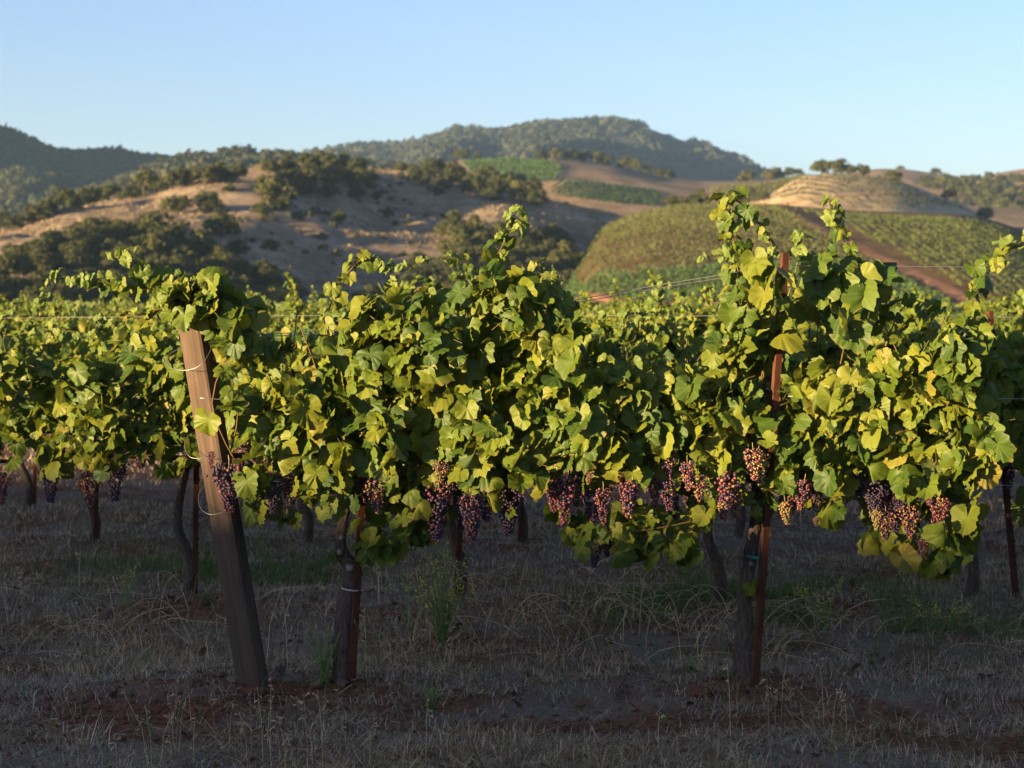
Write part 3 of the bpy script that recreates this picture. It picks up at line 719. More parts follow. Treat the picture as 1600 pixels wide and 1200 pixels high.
# ---------------------------------------------------------------- vine leaves
def leaf_variant(seed, young=False):
    r = np.random.default_rng(seed)
    ang = [0, 13, 27, 40, 53, 67, 80, 95, 112, 130, 148, 163]
    rad = [.66, .58, .52, .57, .60, .54, .50, .54, .53, .48, .42, .30]
    if seed % 3 == 0: rad = [.62, .59, .56, .58, .59, .56, .54, .55, .54, .50, .43, .28]   # nearly unlobed
    A = [-a for a in ang[:0:-1]] + ang; Rr = rad[:0:-1] + rad
    A = np.radians(np.array(A, float)); Rr = np.array(Rr) * (1 + r.normal(0, .045, len(Rr)))
    # in-between teeth
    A2 = np.concatenate([A, (A[:-1] + A[1:]) / 2]); R2 = np.concatenate([Rr, (Rr[:-1] + Rr[1:]) / 2 * r.uniform(.93, 1.05, len(A) - 1)])
    o = np.argsort(A2); A, Rr = A2[o], R2[o]; m = len(A)
    out = np.column_stack([np.sin(A) * Rr, np.cos(A) * Rr])
    midr = out * .56
    P = np.vstack([[(0, 0)], midr, out])
    T = []; Q = []
    for k in range(m - 1):
        T.append((0, 1 + k + 1, 1 + k)); Q.append((1 + k, 1 + k + 1, 1 + m + k + 1, 1 + m + k))
    x, y = P[:, 0], P[:, 1]; rr = np.hypot(x, y); th = np.arctan2(x, y)
    fold = r.choice([-1, 1], p=[.3, .7]) * r.uniform(.25, 1.25) if not young else r.uniform(.5, 1.4)
    cup = r.uniform(.2, .9); droop = r.uniform(.05, .55)
    z = fold * np.abs(x) * .8 - cup * x * x * 1.6 - droop * np.maximum(y, 0) ** 2 * .9
    z += .05 * np.cos(th * 3.6 + r.uniform(0, 6)) * (rr / .5) ** 1.5 + r.normal(0, .028, len(x)) * (rr / .5)
    z += r.uniform(-.12, .12) * x
    # fold narrows the blade
    x = x * (1 - .20 * min(abs(fold), 1.0))
    V = np.column_stack([x, y, z])
    uv = P.copy()
    # petiole
    L = r.uniform(.5, .9)
    c = np.array([(0, 0, 0), (r.uniform(-.1, .1), -.22 * L, -.12 * L), (r.uniform(-.15, .15), -.5 * L, -.55 * L)])
    pv, _, pq = tube(c, [.011, .011, .013], 3, cap=False)
    V = np.vstack([V, pv]); uv = np.vstack([uv, np.full((len(pv), 2), 5.0)])
    Q = np.vstack([np.array(Q), pq + 1 + 2 * m])
    return V, np.array(T), Q, uv
LEAVES = [leaf_variant(i) for i in range(16)]
YOUNG = [leaf_variant(40 + i, True) for i in range(6)]
LEAF_ME = [mesh('leaf', V, [T, Q], M_LEAF, True, {'var': np.full(len(V), i / 16)}, uv) for i, (V, T, Q, uv) in enumerate(LEAVES)]
YOUNG_ME = [mesh('young_leaf', V, [T, Q], M_YOUNG, True, {'var': np.full(len(V), i / 6)}, uv) for i, (V, T, Q, uv) in enumerate(YOUNG)]

def leaf_frames(n, r, nmean, spread, tilt=.75):
    nm = np.asarray(nmean, float)
    if nm.ndim == 1: nm = np.broadcast_to(nm, (n, 3))
    nn = nm + r.normal(0, spread, (n, 3)); nn /= np.linalg.norm(nn, axis=1)[:, None]
    d = np.tile([0, 0, -1.0], (n, 1)) + r.normal(0, tilt * .6, (n, 3))
    d -= (d * nn).sum(1)[:, None] * nn; d /= np.linalg.norm(d, axis=1)[:, None] + 1e-9
    x = np.cross(d, nn)
    return np.stack([x, d, nn], 2)       # columns
class LeafSet:
    def __init__(s): s.p = []; s.R = []; s.s = []; s.y = []
    def add(s, p, R, sz, young):
        s.p.append(np.asarray(p)); s.R.append(R); s.s.append(np.asarray(sz)); s.y.append(np.broadcast_to(young, (len(p),)))
    def cat(s): return np.concatenate(s.p), np.concatenate(s.R), np.concatenate(s.s), np.concatenate(s.y)
def batch_mesh(name, p, R, sz, variants, mat, r):
    k = r.integers(0, len(variants), len(p)); g = Geo()
    for i, (V, T, Q, uv) in enumerate(variants):
        w = np.where(k == i)[0]
        if not len(w): continue
        A = np.einsum('nij,vj->nvi', R[w] * sz[w][:, None, None], V) + p[w][:, None]
        off = (np.arange(len(w)) * len(V))[:, None, None]
        g.add(A.reshape(-1, 3), (T[None] + off).reshape(-1, 3), (Q[None] + off).reshape(-1, 4), np.repeat(r.random(len(w)), len(V)), np.tile(uv, (len(w), 1)))
    return g.mesh(name, mat)
def place_leaves(parent, ls, org, r, n_obj=300, score=None):
    p, R, sz, yg = ls.cat(); p = p - org
    sc = score(p + org) if score else -p[:, 1]
    o = np.argsort(-sc)
    top = o[:n_obj]; rest = o[n_obj:]
    obs = []
    for i in top:
        me = (YOUNG_ME if yg[i] else LEAF_ME)[int(r.integers(0, 6 if yg[i] else 16))]
        ob = bpy.data.objects.new('young_leaf' if yg[i] else 'leaf', me); COL.objects.link(ob); ob.parent = parent
        M4 = np.eye(4); M4[:3, :3] = R[i] * sz[i]; M4[:3, 3] = p[i]
        ob.matrix_local = Matrix(M4.tolist()); obs.append(ob)
    for flag, var, mat, nm in ((False, LEAVES, M_LEAF, 'foliage'), (True, YOUNG, M_YOUNG, 'young_foliage')):
        w = rest[yg[rest] == flag]
        if len(w): link(nm, batch_mesh(nm, p[w], R[w], sz[w], var, mat, r), parent, kind='stuff')
def shoot_leaves(ls, P, r, n, smax, taper=.58, young_from=.66, toward=(-.3, -.6, .6)):
    n = int(n * 1.35); smax = smax * 1.02
    P = np.asarray(P, float); Q, _ = resample(P, np.zeros(len(P)), n)
    t = np.linspace(0, 1, n)
    sz = smax * (1 - taper * t) * r.uniform(.75, 1.15, n)
    side = r.normal(0, 1, (n, 3)) * np.array([1, .8, .5]); side /= np.linalg.norm(side, axis=1)[:, None]
    pos = Q + side * (sz * .52)[:, None] + r.normal(0, .012, (n, 3))
    R = leaf_frames(n, r, np.array(toward) + side * .55, .35)
    yg = t > young_from
    ls.add(pos, R, sz, yg)
def canopy_noise_depth(xz, seed): return fbm(xz[:, 0] * 2.6, xz[:, 1] * 2.6, seed, 3)
def fill_leaves(ls, poly_px, Yc, n, r, thick=.30, size=(.070, .158), front_bias=.6, seed=0):
    poly = at_v(poly_px, Yc)[:, [0, 2]]
    lo, hi = poly.min(0), poly.max(0)
    pts = []
    while len(pts) < n:
        c = r.uniform(lo, hi, (n * 3, 2)); c = c[inside(c, poly)]
        pts.extend(c.tolist())
    q = np.array(pts[:n])
    front = r.random(n) < front_bias
    bul = canopy_noise_depth(q, seed) * .30
    y = np.where(front, -thick * (.75 + .3 * r.random(n)) + bul, r.uniform(-thick * .6, thick, n))
    p = np.column_stack([q[:, 0], Yc + y, q[:, 1]])
    sz = r.uniform(*size, n)
    nm = np.where((y < .08)[:, None], np.array([-.36, -.64, .46]), np.array([.2, .7, .6]))
    ls.add(p, leaf_frames(n, r, nm, .55), sz, False)

def grape_cluster(seed, ripe, n=62, L=.17, W=.055):
    n = int(n * 2.9); L *= 1.3; W *= 1.12; r = np.random.default_rng(seed); g = Geo()
    import bmesh
    bm = bmesh.new(); bmesh.ops.create_icosphere(bm, subdivisions=1, radius=1.0)
    sv = np.array([v.co[:] for v in bm.verts]); st = np.array([[v.index for v in f.verts] for f in bm.faces]); bm.free()
    pts = []
    tries = 0
    while len(pts) < n and tries < 9000:
        tries += 1
        t = r.random() ** .85; z = -t * L
        w = W * (1.05 - .78 * t ** 1.4) * (.55 + .45 * min(1, t * 6))
        if seed % 2 and t < .4: w *= 1.0 + .5 * r.random()
        a = r.random() * 6.283; q = w * (.55 + .45 * r.random())
        c = np.array([math.cos(a) * q, math.sin(a) * q, z - .02])
        if not pts or np.min(((np.array(pts) - c) ** 2).sum(1)) > .0100 ** 2: pts.append(c)
    for c in pts:
        rad = .0080 * r.uniform(.85, 1.12)
        v = np.clip(r.normal(*ripe), 0, 1)
        g.add(sv * rad + c, st, None, v)
    V, T, Q = tube(np.array([(0, 0, .02), (.003, 0, .0), (0, 0, -.05)]), [.0024, .0022, .002], 5)
    g.add(V, T, Q, .15)
    return g.mesh('grape_cluster', M_GRAPE)
CL_DARK = [grape_cluster(1, (.90, .12), 80, .20, .06), grape_cluster(2, (.82, .18), 66, .17, .052), grape_cluster(3, (.72, .26), 70, .16, .062)]
CL_RED = [grape_cluster(4, (.55, .15), 84, .17, .062), grape_cluster(5, (.60, .18), 44, .15, .038)]
CL_MIX = [grape_cluster(7, (.52, .24), 72, .16, .056), grape_cluster(8, (.68, .24), 62, .15, .05)]
CL_GREEN = [grape_cluster(9, (.14, .15), 50, .14, .045), grape_cluster(10, (.20, .18), 34, .10, .038)]
CLS = {'d': CL_DARK, 'r': CL_RED, 'm': CL_MIX, 'g': CL_GREEN}

def cane(parent, P, r0, r1, mat=M_CANE, seg=5, n=14, name='cane'):
    Q, R = resample(P, np.linspace(r0, r1, len(P)), n)
    g = Geo(); g.add(*tube(Q, R, seg)); return link(name, g.mesh(name, mat), parent)

def front_vine(label, base_px, trunk_px, cordon_px, fills, shoots, clusters, seed, group, n_obj=300):
    r = np.random.default_rng(seed); Yc = rowy(0)
    org = at(base_px[0], base_px[1], Yc); org[2] = float(gz(org[0], org[1]))
    t = thing('grapevine', label, 'grapevine', tuple(org), group)
    P = np.array([at(a, b, Yc) for a, b, _ in trunk_px]) - org; R = np.array([c for *_, c in trunk_px]) * Yc / FPX
    P[0, 2] = -.06
    Q, RR = resample(P, R, 46)
    g = Geo(); g.add(*tube(Q, RR, 12, .085, seed)); link('trunk', g.mesh('trunk', M_BARK), t)
    for path in cordon_px:
        Pc = np.array([at(a, b, Yc) for a, b in path]) - org
        Q, RR = resample(Pc, np.linspace(.021, .012, len(Pc)), 26)
        g = Geo(); g.add(*tube(Q, RR, 8, .09, seed + 1)); link('cordon', g.mesh('cordon', M_BARK), t)
    ls = LeafSet()
    for poly, n, kw in fills: fill_leaves(ls, poly, Yc, n, r, seed=seed, **kw)
    # leaves keep clear of the grape clusters in front and of the open side of the post
    cc = np.array([[*at(px, py, Yc + dy - .035), lpx * (Yc / FPX)] for px, py, lpx, kind, dy in clusters])
    for k in range(len(ls.p)):
        p = ls.p[k]; keep = np.ones(len(p), bool)
        for cx, cy, cz, L in cc:
            keep &= ~((np.abs(p[:, 0] - cx) < .085) & (np.abs(p[:, 2] + .02 - cz) < L * .5 + .045) & (p[:, 1] < cy + .05) & (r.random(len(p)) < .66))
        pxx = 800 + FPX * p[:, 0] / p[:, 1]; pyy = 480 - FPX * (p[:, 2] - CAMZ) / p[:, 1]
        keep &= ~((pyy > 505) & (pyy < 800) & (pxx < 283 + (pyy - 510) * .19 + 52) & (pxx > 240) & (r.random(len(p)) < .93))
        sx = 1178 + (1066 - pyy) * (48 / 671)
        keep &= ~((pyy > 535) & (pyy < 745) & (np.abs(pxx - sx) < 26) & (p[:, 1] < Yc - .06) & (r.random(len(p)) < .85))
        ls.p[k], ls.R[k], ls.s[k] = p[keep], ls.R[k][keep], ls.s[k][keep]
        ls.y[k] = ls.y[k][keep]
    for path, n, smax, dy in shoots:
        Pw = np.array([at(a, b, Yc) for a, b in path]); Pw[:, 1] += dy
        shoot_leaves(ls, Pw, r, n, smax)
        cane(t, Pw - org, .0042, .0016, M_GREENCANE if n < 14 else M_CANE)
    # upright canes inside the canopy
    for path in cordon_px:
        Pc = np.array([at(a, b, Yc) for a, b in path])
        Qc, _ = resample(Pc, np.zeros(len(Pc)), 8)
        for q in Qc:
            hgt = r.uniform(.45, .85)
            pp = [q - org, q - org + (r.normal(0, .05), r.normal(0, .08) - .03, hgt * .5), q - org + (r.normal(0, .10), r.normal(0, .1) - .06, hgt)]
            cane(t, pp, .0045, .0028, n=9)
    place_leaves(t, ls, org, r, n_obj, lambda p: -(p[:, 1]) + .0 * p[:, 2])
    for px, py, lpx, kind, dy in clusters:
        p = at(px, py - lpx / 2, Yc + dy - .035) - org
        me = CLS[kind][int(r.integers(0, len(CLS[kind])))]
        L = abs(min(v.co.z for v in me.vertices)); s = lpx * (Yc + dy) / FPX / L
        o = link('grape_cluster', me, t, tuple(p)); o.scale = (min(s, 1.35) , min(s, 1.35), s); o.rotation_euler = (r.normal(0, .08), r.normal(0, .08), r.uniform(0, 6.28))
        if kind == 'r': o['label'] = 'reddish half ripe grape cluster'
        if kind == 'g': o['label'] = 'pale green unripe grape cluster'
    return t

ROW1 = 'grapevines of the front row'
vineA = front_vine('grapevine just right of the leaning wooden post, arching over it', (541, 1062),
    [(540, 1070, 19), (537, 1035, 16), (536, 1000, 14.5), (540, 950, 13), (546, 915, 11.5), (549, 888, 14), (540, 872, 10.5), (533, 850, 8.5), (533, 832, 9), (538, 808, 7), (546, 775, 7.5), (552, 752, 7)],
    [[(552, 752), (500, 742), (430, 746), (350, 738)], [(552, 752), (620, 742), (720, 748), (840, 752)]],
    [([(342, 560), (360, 545), (395, 585), (470, 590), (515, 545), (545, 500), (570, 480), (600, 450), (650, 458), (690, 485), (740, 440), (800, 425), (860, 445), (890, 485), (905, 540), (900, 620), (885, 690), (870, 745), (820, 760), (760, 770), (700, 770), (640, 768), (560, 758), (490, 762), (420, 765), (372, 742), (352, 705), (340, 660)], 900, {}),
     ([(350, 725), (480, 735), (620, 735), (760, 735), (830, 735), (820, 790), (700, 800), (560, 790), (420, 800), (350, 770)], 95, {'front_bias': 1.0, 'size': (.06, .13)}),
     ([(350, 730), (480, 750), (470, 815), (440, 828), (395, 800), (362, 765)], 70, {}),
     ([(600, 745), (700, 760), (690, 835), (640, 850), (600, 810)], 44, {'front_bias': .4}),
     ([(560, 800), (640, 815), (650, 850), (590, 875), (560, 850)], 18, {'size': (.08, .12)}),
     ([(285, 437), (330, 430), (380, 462), (402, 492), (395, 555), (350, 545), (335, 505), (300, 500), (276, 470)], 92, {'thick': .22})],
    [([(400, 500), (340, 455), (290, 450), (240, 452), (180, 445), (130, 436), (88, 436)], 34, .125, -.10),
     ([(330, 470), (280, 478), (230, 490), (200, 500)], 14, .115, -.12),
     ([(300, 455), (250, 442), (228, 425), (205, 402), (182, 390)], 15, .12, -.05),
     ([(350, 500), (320, 460), (300, 440), (288, 432)], 10, .11, .05),
     ([(500, 560), (508, 500), (525, 455), (548, 420), (570, 402), (592, 408), (612, 425), (625, 440)], 26, .095, .02),
     ([(620, 520), (640, 470), (662, 448), (690, 465), (705, 490)], 16, .115, -.08),
     ([(745, 560), (750, 480), (760, 430), (785, 385), (800, 350), (806, 330)], 28, .125, -.04),
     ([(700, 540), (705, 490), (715, 455), (722, 430)], 12, .12, 0),
     ([(860, 560), (850, 490), (845, 450), (848, 425), (842, 412)], 18, .115, .02),
     ([(890, 560), (895, 500), (890, 470), (880, 452)], 14, .10, .06),
     ([(590, 600), (585, 540), (590, 500), (600, 470)], 12, .12, -.15),
     ([(548, 880), (520, 865), (505, 858)], 6, .07, -.03),
     ([(560, 850), (600, 848), (640, 852)], 7, .10, -.08),
     ([(655, 770), (640, 800), (600, 812), (575, 818)], 9, .12, -.22),
     ([(400, 560), (420, 545), (440, 560), (455, 590)], 9, .12, -.05)],
    [(357, 760, 84, 'd', -.16), (330, 718, 30, 'r', -.14), (344, 745, 50, 'd', -.10), (432, 772, 64, 'd', -.14), (452, 765, 56, 'm', -.12), (418, 786, 40, 'd', -.05), (585, 774, 62, 'm', -.20), (605, 768, 56, 'd', -.12), (572, 762, 50, 'm', -.1), (680, 800, 96, 'd', -.16), (690, 738, 44, 'm', -.2), (735, 808, 84, 'd', -.20), (750, 788, 60, 'd', -.12), (722, 800, 60, 'd', -.1), (796, 798, 84, 'd', -.12), (802, 780, 60, 'd', -.06), (700, 770, 60, 'd', -.15), (665, 780, 50, 'd', -.02)],
    201, ROW1)
vineB = front_vine('grapevine tied to the rusty stake right of the middle, reddest grapes', (1160, 1064),
    [(1160, 1072, 20), (1160, 1040, 15.5), (1163, 1005, 14.5), (1166, 965, 12.5), (1164, 940, 11), (1168, 905, 11.5), (1173, 870, 10.5), (1178, 835, 10), (1183, 800, 9.5), (1184, 770, 9), (1182, 748, 8.5)],
    [[(1182, 748), (1110, 742), (1000, 748), (890, 745)], [(1182, 748), (1260, 738), (1370, 744), (1480, 740)]],
    [([(885, 600), (930, 574), (1000, 588), (1060, 578), (1108, 552), (1130, 480), (1135, 430), (1165, 400), (1200, 430), (1205, 500), (1225, 570), (1262, 572), (1300, 555), (1345, 535), (1390, 568), (1432, 525), (1480, 505), (1515, 525), (1520, 600), (1535, 680), (1500, 735), (1430, 745), (1340, 752), (1250, 752), (1180, 735), (1100, 755), (1000, 758), (900, 748), (870, 700)], 900, {}),
     ([(860, 720), (1000, 725), (1200, 720), (1500, 720), (1500, 800), (1300, 790), (1100, 795), (950, 810), (860, 790)], 120, {'front_bias': 1.0, 'size': (.06, .13)}),
     ([(860, 770), (900, 800), (1000, 800), (1085, 770), (1072, 850), (1000, 856), (940, 858), (890, 836)], 70, {}),
     ([(880, 812), (980, 825), (1070, 815), (1060, 852), (960, 858), (890, 838)], 22, {'thick': .34, 'front_bias': 1.0}),
     ([(1330, 750), (1490, 742), (1498, 800), (1490, 845), (1445, 884), (1385, 858), (1345, 800)], 150, {}),
     ([(1360, 800), (1490, 790), (1480, 850), (1445, 886), (1385, 862)], 46, {'front_bias': .8}),
     ([(1195, 755), (1300, 752), (1295, 812), (1240, 795), (1200, 785)], 17, {}),
     ([(1250, 410), (1280, 400), (1330, 405), (1340, 470), (1325, 525), (1280, 500), (1256, 455)], 30, {'size': (.12, .18)}),
     ([(1350, 410), (1385, 440), (1380, 470), (1350, 455)], 6, {})],
    [([(1165, 560), (1155, 480), (1150, 420), (1142, 370), (1136, 330), (1145, 310)], 26, .12, -.06),
     ([(1145, 312), (1165, 325), (1185, 350), (1200, 375), (1212, 400)], 14, .10, -.04),
     ([(1140, 330), (1130, 360), (1130, 400)], 8, .10, -.08),
     ([(1225, 480), (1240, 430), (1248, 395), (1252, 368)], 12, .13, -.02),
     ([(1320, 520), (1330, 450), (1325, 400), (1310, 360), (1298, 330), (1294, 315)], 22, .115, -.03),
     ([(1330, 430), (1365, 415), (1385, 430)], 7, .13, -.08),
     ([(1380, 540), (1400, 490), (1425, 470), (1450, 480), (1462, 495)], 13, .12, -.05),
     ([(1470, 600), (1490, 540), (1510, 480), (1530, 430), (1560, 398), (1590, 375), (1625, 360)], 24, .14, -.12),
     ([(1460, 560), (1475, 520), (1485, 495)], 8, .12, -.15),
     ([(1170, 905), (1185, 915), (1188, 945)], 6, .075, -.10),
     ([(1165, 915), (1160, 930)], 3, .06, -.08),
     ([(1060, 640), (1070, 600), (1080, 570)], 8, .11, -.1),
     ([(960, 650), (955, 600), (965, 570)], 8, .11, -.12),
     ([(1080, 800), (1000, 815), (930, 820), (885, 815)], 14, .10, -.30)],
    [(884, 780, 86, 'r', -.26), (868, 772, 60, 'r', -.22), (900, 768, 50, 'd', -.12), (922, 745, 28, 'r', -.28), (942, 790, 64, 'r', -.27), (930, 790, 60, 'd', -.05), (982, 775, 72, 'm', -.27), (975, 765, 60, 'd', -.16), (1020, 768, 50, 'r', -.2), (1040, 775, 64, 'd', -.22), (1048, 790, 50, 'd', -.1), (1074, 742, 52, 'm', -.28), (1090, 762, 48, 'm', -.28), (1142, 772, 84, 'r', -.28), (1130, 795, 40, 'g', -.27), (1152, 788, 44, 'm', -.2), (1176, 724, 56, 'm', -.26), (1186, 732, 60, 'g', -.2), (1045, 722, 46, 'd', -.2), (930, 862, 56, 'd', -.1), (942, 850, 48, 'd', 0),
     (1258, 772, 54, 'm', -.24), (1280, 775, 50, 'd', -.12), (1226, 800, 42, 'g', -.22), (1238, 790, 36, 'm', -.18), (1274, 815, 16, 'm', -.2), (1340, 752, 54, 'd', -.12), (1364, 780, 70, 'd', -.2), (1376, 770, 60, 'd', -.12), (1384, 820, 50, 'm', -.26), (1370, 812, 36, 'g', -.27), (1395, 800, 66, 'd', -.10), (1420, 815, 58, 'm', -.28), (1452, 764, 54, 'r', -.29), (1474, 802, 62, 'r', -.26), (1466, 790, 40, 'd', -.1), (1442, 856, 36, 'm', -.29), (1408, 790, 50, 'd', -.18)],
    202, ROW1)

# generic vines of the rows behind, built in local space then copied
def proto_vine(seed, parts=True, n=760):
    r = np.random.default_rng(seed)
    t = bpy.data.objects.new('grapevine', None); COL.objects.link(t)
    k = r.normal(0, .02, 6)
    P = [(0, 0, -.06), (.02 + k[0], k[1], .2), (-.05 + k[2], 0, .45), (-.02, k[3], .68), (.03, 0, .86)]
    Q, RR = resample(P, [.044, .034, .028, .024, .021], 20)
    g = Geo(); g.add(*tube(Q, RR, 9, .08, seed)); link('trunk', g.mesh('trunk', M_BARK), t)
    for sgn in (-1, 1):
        Q, RR = resample([(.03, 0, .86), (sgn * .3, .02, .88), (sgn * .82, -.02, .89)], [.022, .018, .012], 12)
        g = Geo(); g.add(*tube(Q, RR, 6, .08, seed)); link('cordon', g.mesh('cordon', M_BARK), t)
    ls = LeafSet()
    q = np.column_stack([r.uniform(-.9, .9, n * 2), .78 + .95 * r.random(n * 2) ** .9])
    topz = 1.58 + .26 * fbm(q[:, 0] * 2.2 + seed * 7.3, q[:, 0] * 0, seed, 3); botz = .92 - .22 * (fbm(q[:, 0] * 2.5 + seed * 3.1, q[:, 0] * 0 + 4, seed, 3) + .3)
    q = q[(q[:, 1] < topz) & (q[:, 1] > botz)][:n]; m = len(q)
    fr = r.random(m) < .6
    y = np.where(fr, -.30 * (.75 + .3 * r.random(m)) + canopy_noise_depth(q, seed) * .28, r.uniform(-.2, .32, m))
    nm = np.where((y < .08)[:, None], np.array([-.36, -.64, .46]), np.array([.2, .7, .6]))
    ls.add(np.column_stack([q[:, 0], y, q[:, 1]]), leaf_frames(m, r, nm, .55), r.uniform(.068, .150, m), False)
    for j in range(9):
        x0 = r.uniform(-.85, .85); L = r.uniform(.25, .6) * (1 if r.random() < .7 else 1.4); dx = r.normal(0, .14); y0 = r.normal(0, .13)
        P = [(x0, y0, 1.3), (x0 + dx * .4, y0, 1.3 + L * .55), (x0 + dx, y0 + r.normal(0, .06), 1.3 + L)]
        if r.random() < .35: P.append((x0 + dx * 1.9, y0 - .05, 1.3 + L * .92))
        shoot_leaves(ls, P, r, int(8 + L * 20), .115); cane(t, P, .0030, .0014, M_GREENCANE, n=8)
    if parts:
        place_leaves(t, ls, np.zeros(3), r, 300, lambda p: -p[:, 1] + .35 * p[:, 2])
        for j in range(7):
            kd = 'ddmrdm'[int(r.integers(0, 6))]; me = CLS[kd][int(r.integers(0, len(CLS[kd])))]
            o = link('grape_cluster', me, t, (r.uniform(-.8, .8), r.uniform(-.26, -.02), r.uniform(.80, .93))); o.rotation_euler = (0, 0, r.uniform(0, 6))
    else:
        p, R, sz, yg = ls.cat()
        link('foliage', batch_mesh('foliage', p, R, sz, LEAVES[:8], M_LEAF, r), t, kind='stuff')
    return t
def copy_vine(src, loc, rz, sc):
    c = src.copy(); COL.objects.link(c); c.location = loc; c.rotation_euler = (0, 0, rz); c.scale = sc
    for ch in src.children:
        d = ch.copy(); COL.objects.link(d); d.parent = c
    return c
def set_vine(state, protos, k, loc, r, label, group):
    src = protos[k]
    rz = 0; sc = (r.uniform(.96, 1.06), r.uniform(.95, 1.05), r.uniform(.95, 1.04))
    if k not in state: state.add(k); src.location = loc; src.rotation_euler = (0, 0, rz); src.scale = sc; o = src
    else: o = copy_vine(src, loc, rz, sc)
    o['label'] = label; o['category'] = 'grapevine'; o['group'] = group
    return o

def stake_mesh(H, seed):
    # folded steel section: a shallow V with a lip, lugs along the edge
    g = Geo(); w = .021; th = .004
    prof = np.array([(-w, .006), (-w * .2, -.014), (0, -.016), (w, .010), (w - th, .012), (.001, -.010), (-w * .2 + .002, -.008), (-w + .003, .010)])
    zs = np.array([-.3, 0, H * .5, H]); n = len(prof)
    V = np.concatenate([np.column_stack([prof, np.full(n, z)]) for z in zs])
    a = np.arange(n); b = (a + 1) % n
    Q = np.concatenate([np.stack([a + n * i, b + n * i, b + n * (i + 1), a + n * (i + 1)], -1) for i in range(len(zs) - 1)])
    T = [(n * (len(zs) - 1) + 0, n * (len(zs) - 1) + i, n * (len(zs) - 1) + i + 1) for i in range(1, n - 1)]
    g.add(V, np.array(T), Q)
    for z in np.arange(.25, H - .03, .09):
        c = np.array([w, .010, z]); d = .006
        bx = np.array([(x, y, q) for x in (0, d) for y in (-d * .5, d * .5) for q in (0, .016)]) + c
        g.add(bx, None, np.array([(0, 1, 3, 2), (4, 6, 7, 5), (0, 4, 5, 1), (2, 3, 7, 6), (0, 2, 6, 4), (1, 5, 7, 3)]))
    return g.mesh('metal_stake', M_RUST, False)
def ring_mesh(name, rx, ry, w, mat, n=18, tilt=0, th=.003):
    a = np.linspace(0, 2 * math.pi, n, endpoint=False); g = Geo()
    V = []
    for (o, z) in ((0, -w / 2), (0, w / 2), (th, w / 2), (th, -w / 2)):
        V.append(np.column_stack([np.cos(a) * (rx + o), np.sin(a) * (ry + o), z + tilt * np.cos(a)]))
    V = np.concatenate(V); i = np.arange(n); j = (i + 1) % n
    Q = np.concatenate([np.stack([i + n * k, j + n * k, j + n * ((k + 1) % 4), i + n * ((k + 1) % 4)], -1) for k in range(4)])
    g.add(V, None, Q); return g.mesh(name, mat, False)
def stake(label, top_px, base_px, Yc, group, dy=-.06, ties=(), rz=-.5):
    b = at(*base_px, Yc + dy); tp = at(*top_px, Yc + dy)
    b[2] = float(gz(b[0], b[1]))
    H = float(np.linalg.norm(tp - b)); me = stake_mesh(H, 1)
    o = thing('metal_stake', label, 'stake', tuple(b), group, me)
    d = Vector(tp - b); q = d.to_track_quat('Z', 'Y'); 
    o.rotation_euler = (Matrix.Rotation(0, 3, 'Z') @ q.to_matrix() @ Matrix.Rotation(rz - q.to_matrix().to_euler().z, 3, 'Z')).to_euler()
    return o, b, tp
sA, bA, tA = stake('rusty metal stake beside the trunk nearest the wooden post', (570, 660), (548, 1066), rowy(0), 'metal stakes of the front row', -.06)
sB, bB, tB = stake('tall rusty metal stake right of the middle with wire at its top', (1226, 395), (1178, 1066), rowy(0), 'metal stakes of the front row', -.15)
def tie(parent_stake, b, tp, px, py, rx, ry, w, mat, tilt=0, lx=0):
    p = at(px, py, rowy(0) - .02)
    o = link('tie', ring_mesh('tie', rx, ry, w, mat, tilt=tilt), parent_stake)
    M = parent_stake.matrix_basis.inverted() @ (Matrix.Translation(Vector(p)))
    o.matrix_local = M
    return o
bpy.context.view_layer.update()
tie(sA, bA, tA, 553, 779, .040, .05, .012, M_TIE, -.004)['label'] = 'teal plastic tie'
tie(sA, bA, tA, 550, 919, .050, .058, .007, M_GREYTIE, -.006)['label'] = 'grey twine tie'
tie(sB, bB, tB, 1183, 869, .046, .06, .012, M_TIE, -.003)['label'] = 'green plastic tie'
tie(sB, bB, tB, 1189, 785, .036, .05, .013, M_TIE, 0)['label'] = 'green plastic tie'
# pale pruning scars on the two front trunks
def scar(par, px, py, r_, dy=-.05):
    p = at(px, py, rowy(0) + dy); rr = np.random.default_rng(int(px))
    a = np.linspace(0, 6.283, 9)[:-1]; ri = 1 + rr.normal(0, .12, 8)
    V = np.vstack([[(0, -.006, 0)], np.column_stack([np.cos(a) * r_ * ri, np.full(8, -.004), np.sin(a) * r_ * ri]), np.column_stack([np.cos(a) * r_ * 1.3 * ri, np.full(8, .02), np.sin(a) * r_ * 1.3 * ri])])
    T = [(0, 1 + k, 1 + (k + 1) % 8) for k in range(8)]; Q = [(1 + k, 9 + k, 9 + (k + 1) % 8, 1 + (k + 1) % 8) for k in range(8)]
    g = Geo(); g.add(V, T, Q); o = link('pruning_scar', g.mesh('pruning_scar', M_SCAR), par); o.location = Vector(p) - par.location
scar(vineA, 533, 841, .011); scar(vineA, 530, 864, .012); scar(vineA, 547, 888, .017, -.055); scar(vineB, 1174, 882, .009)

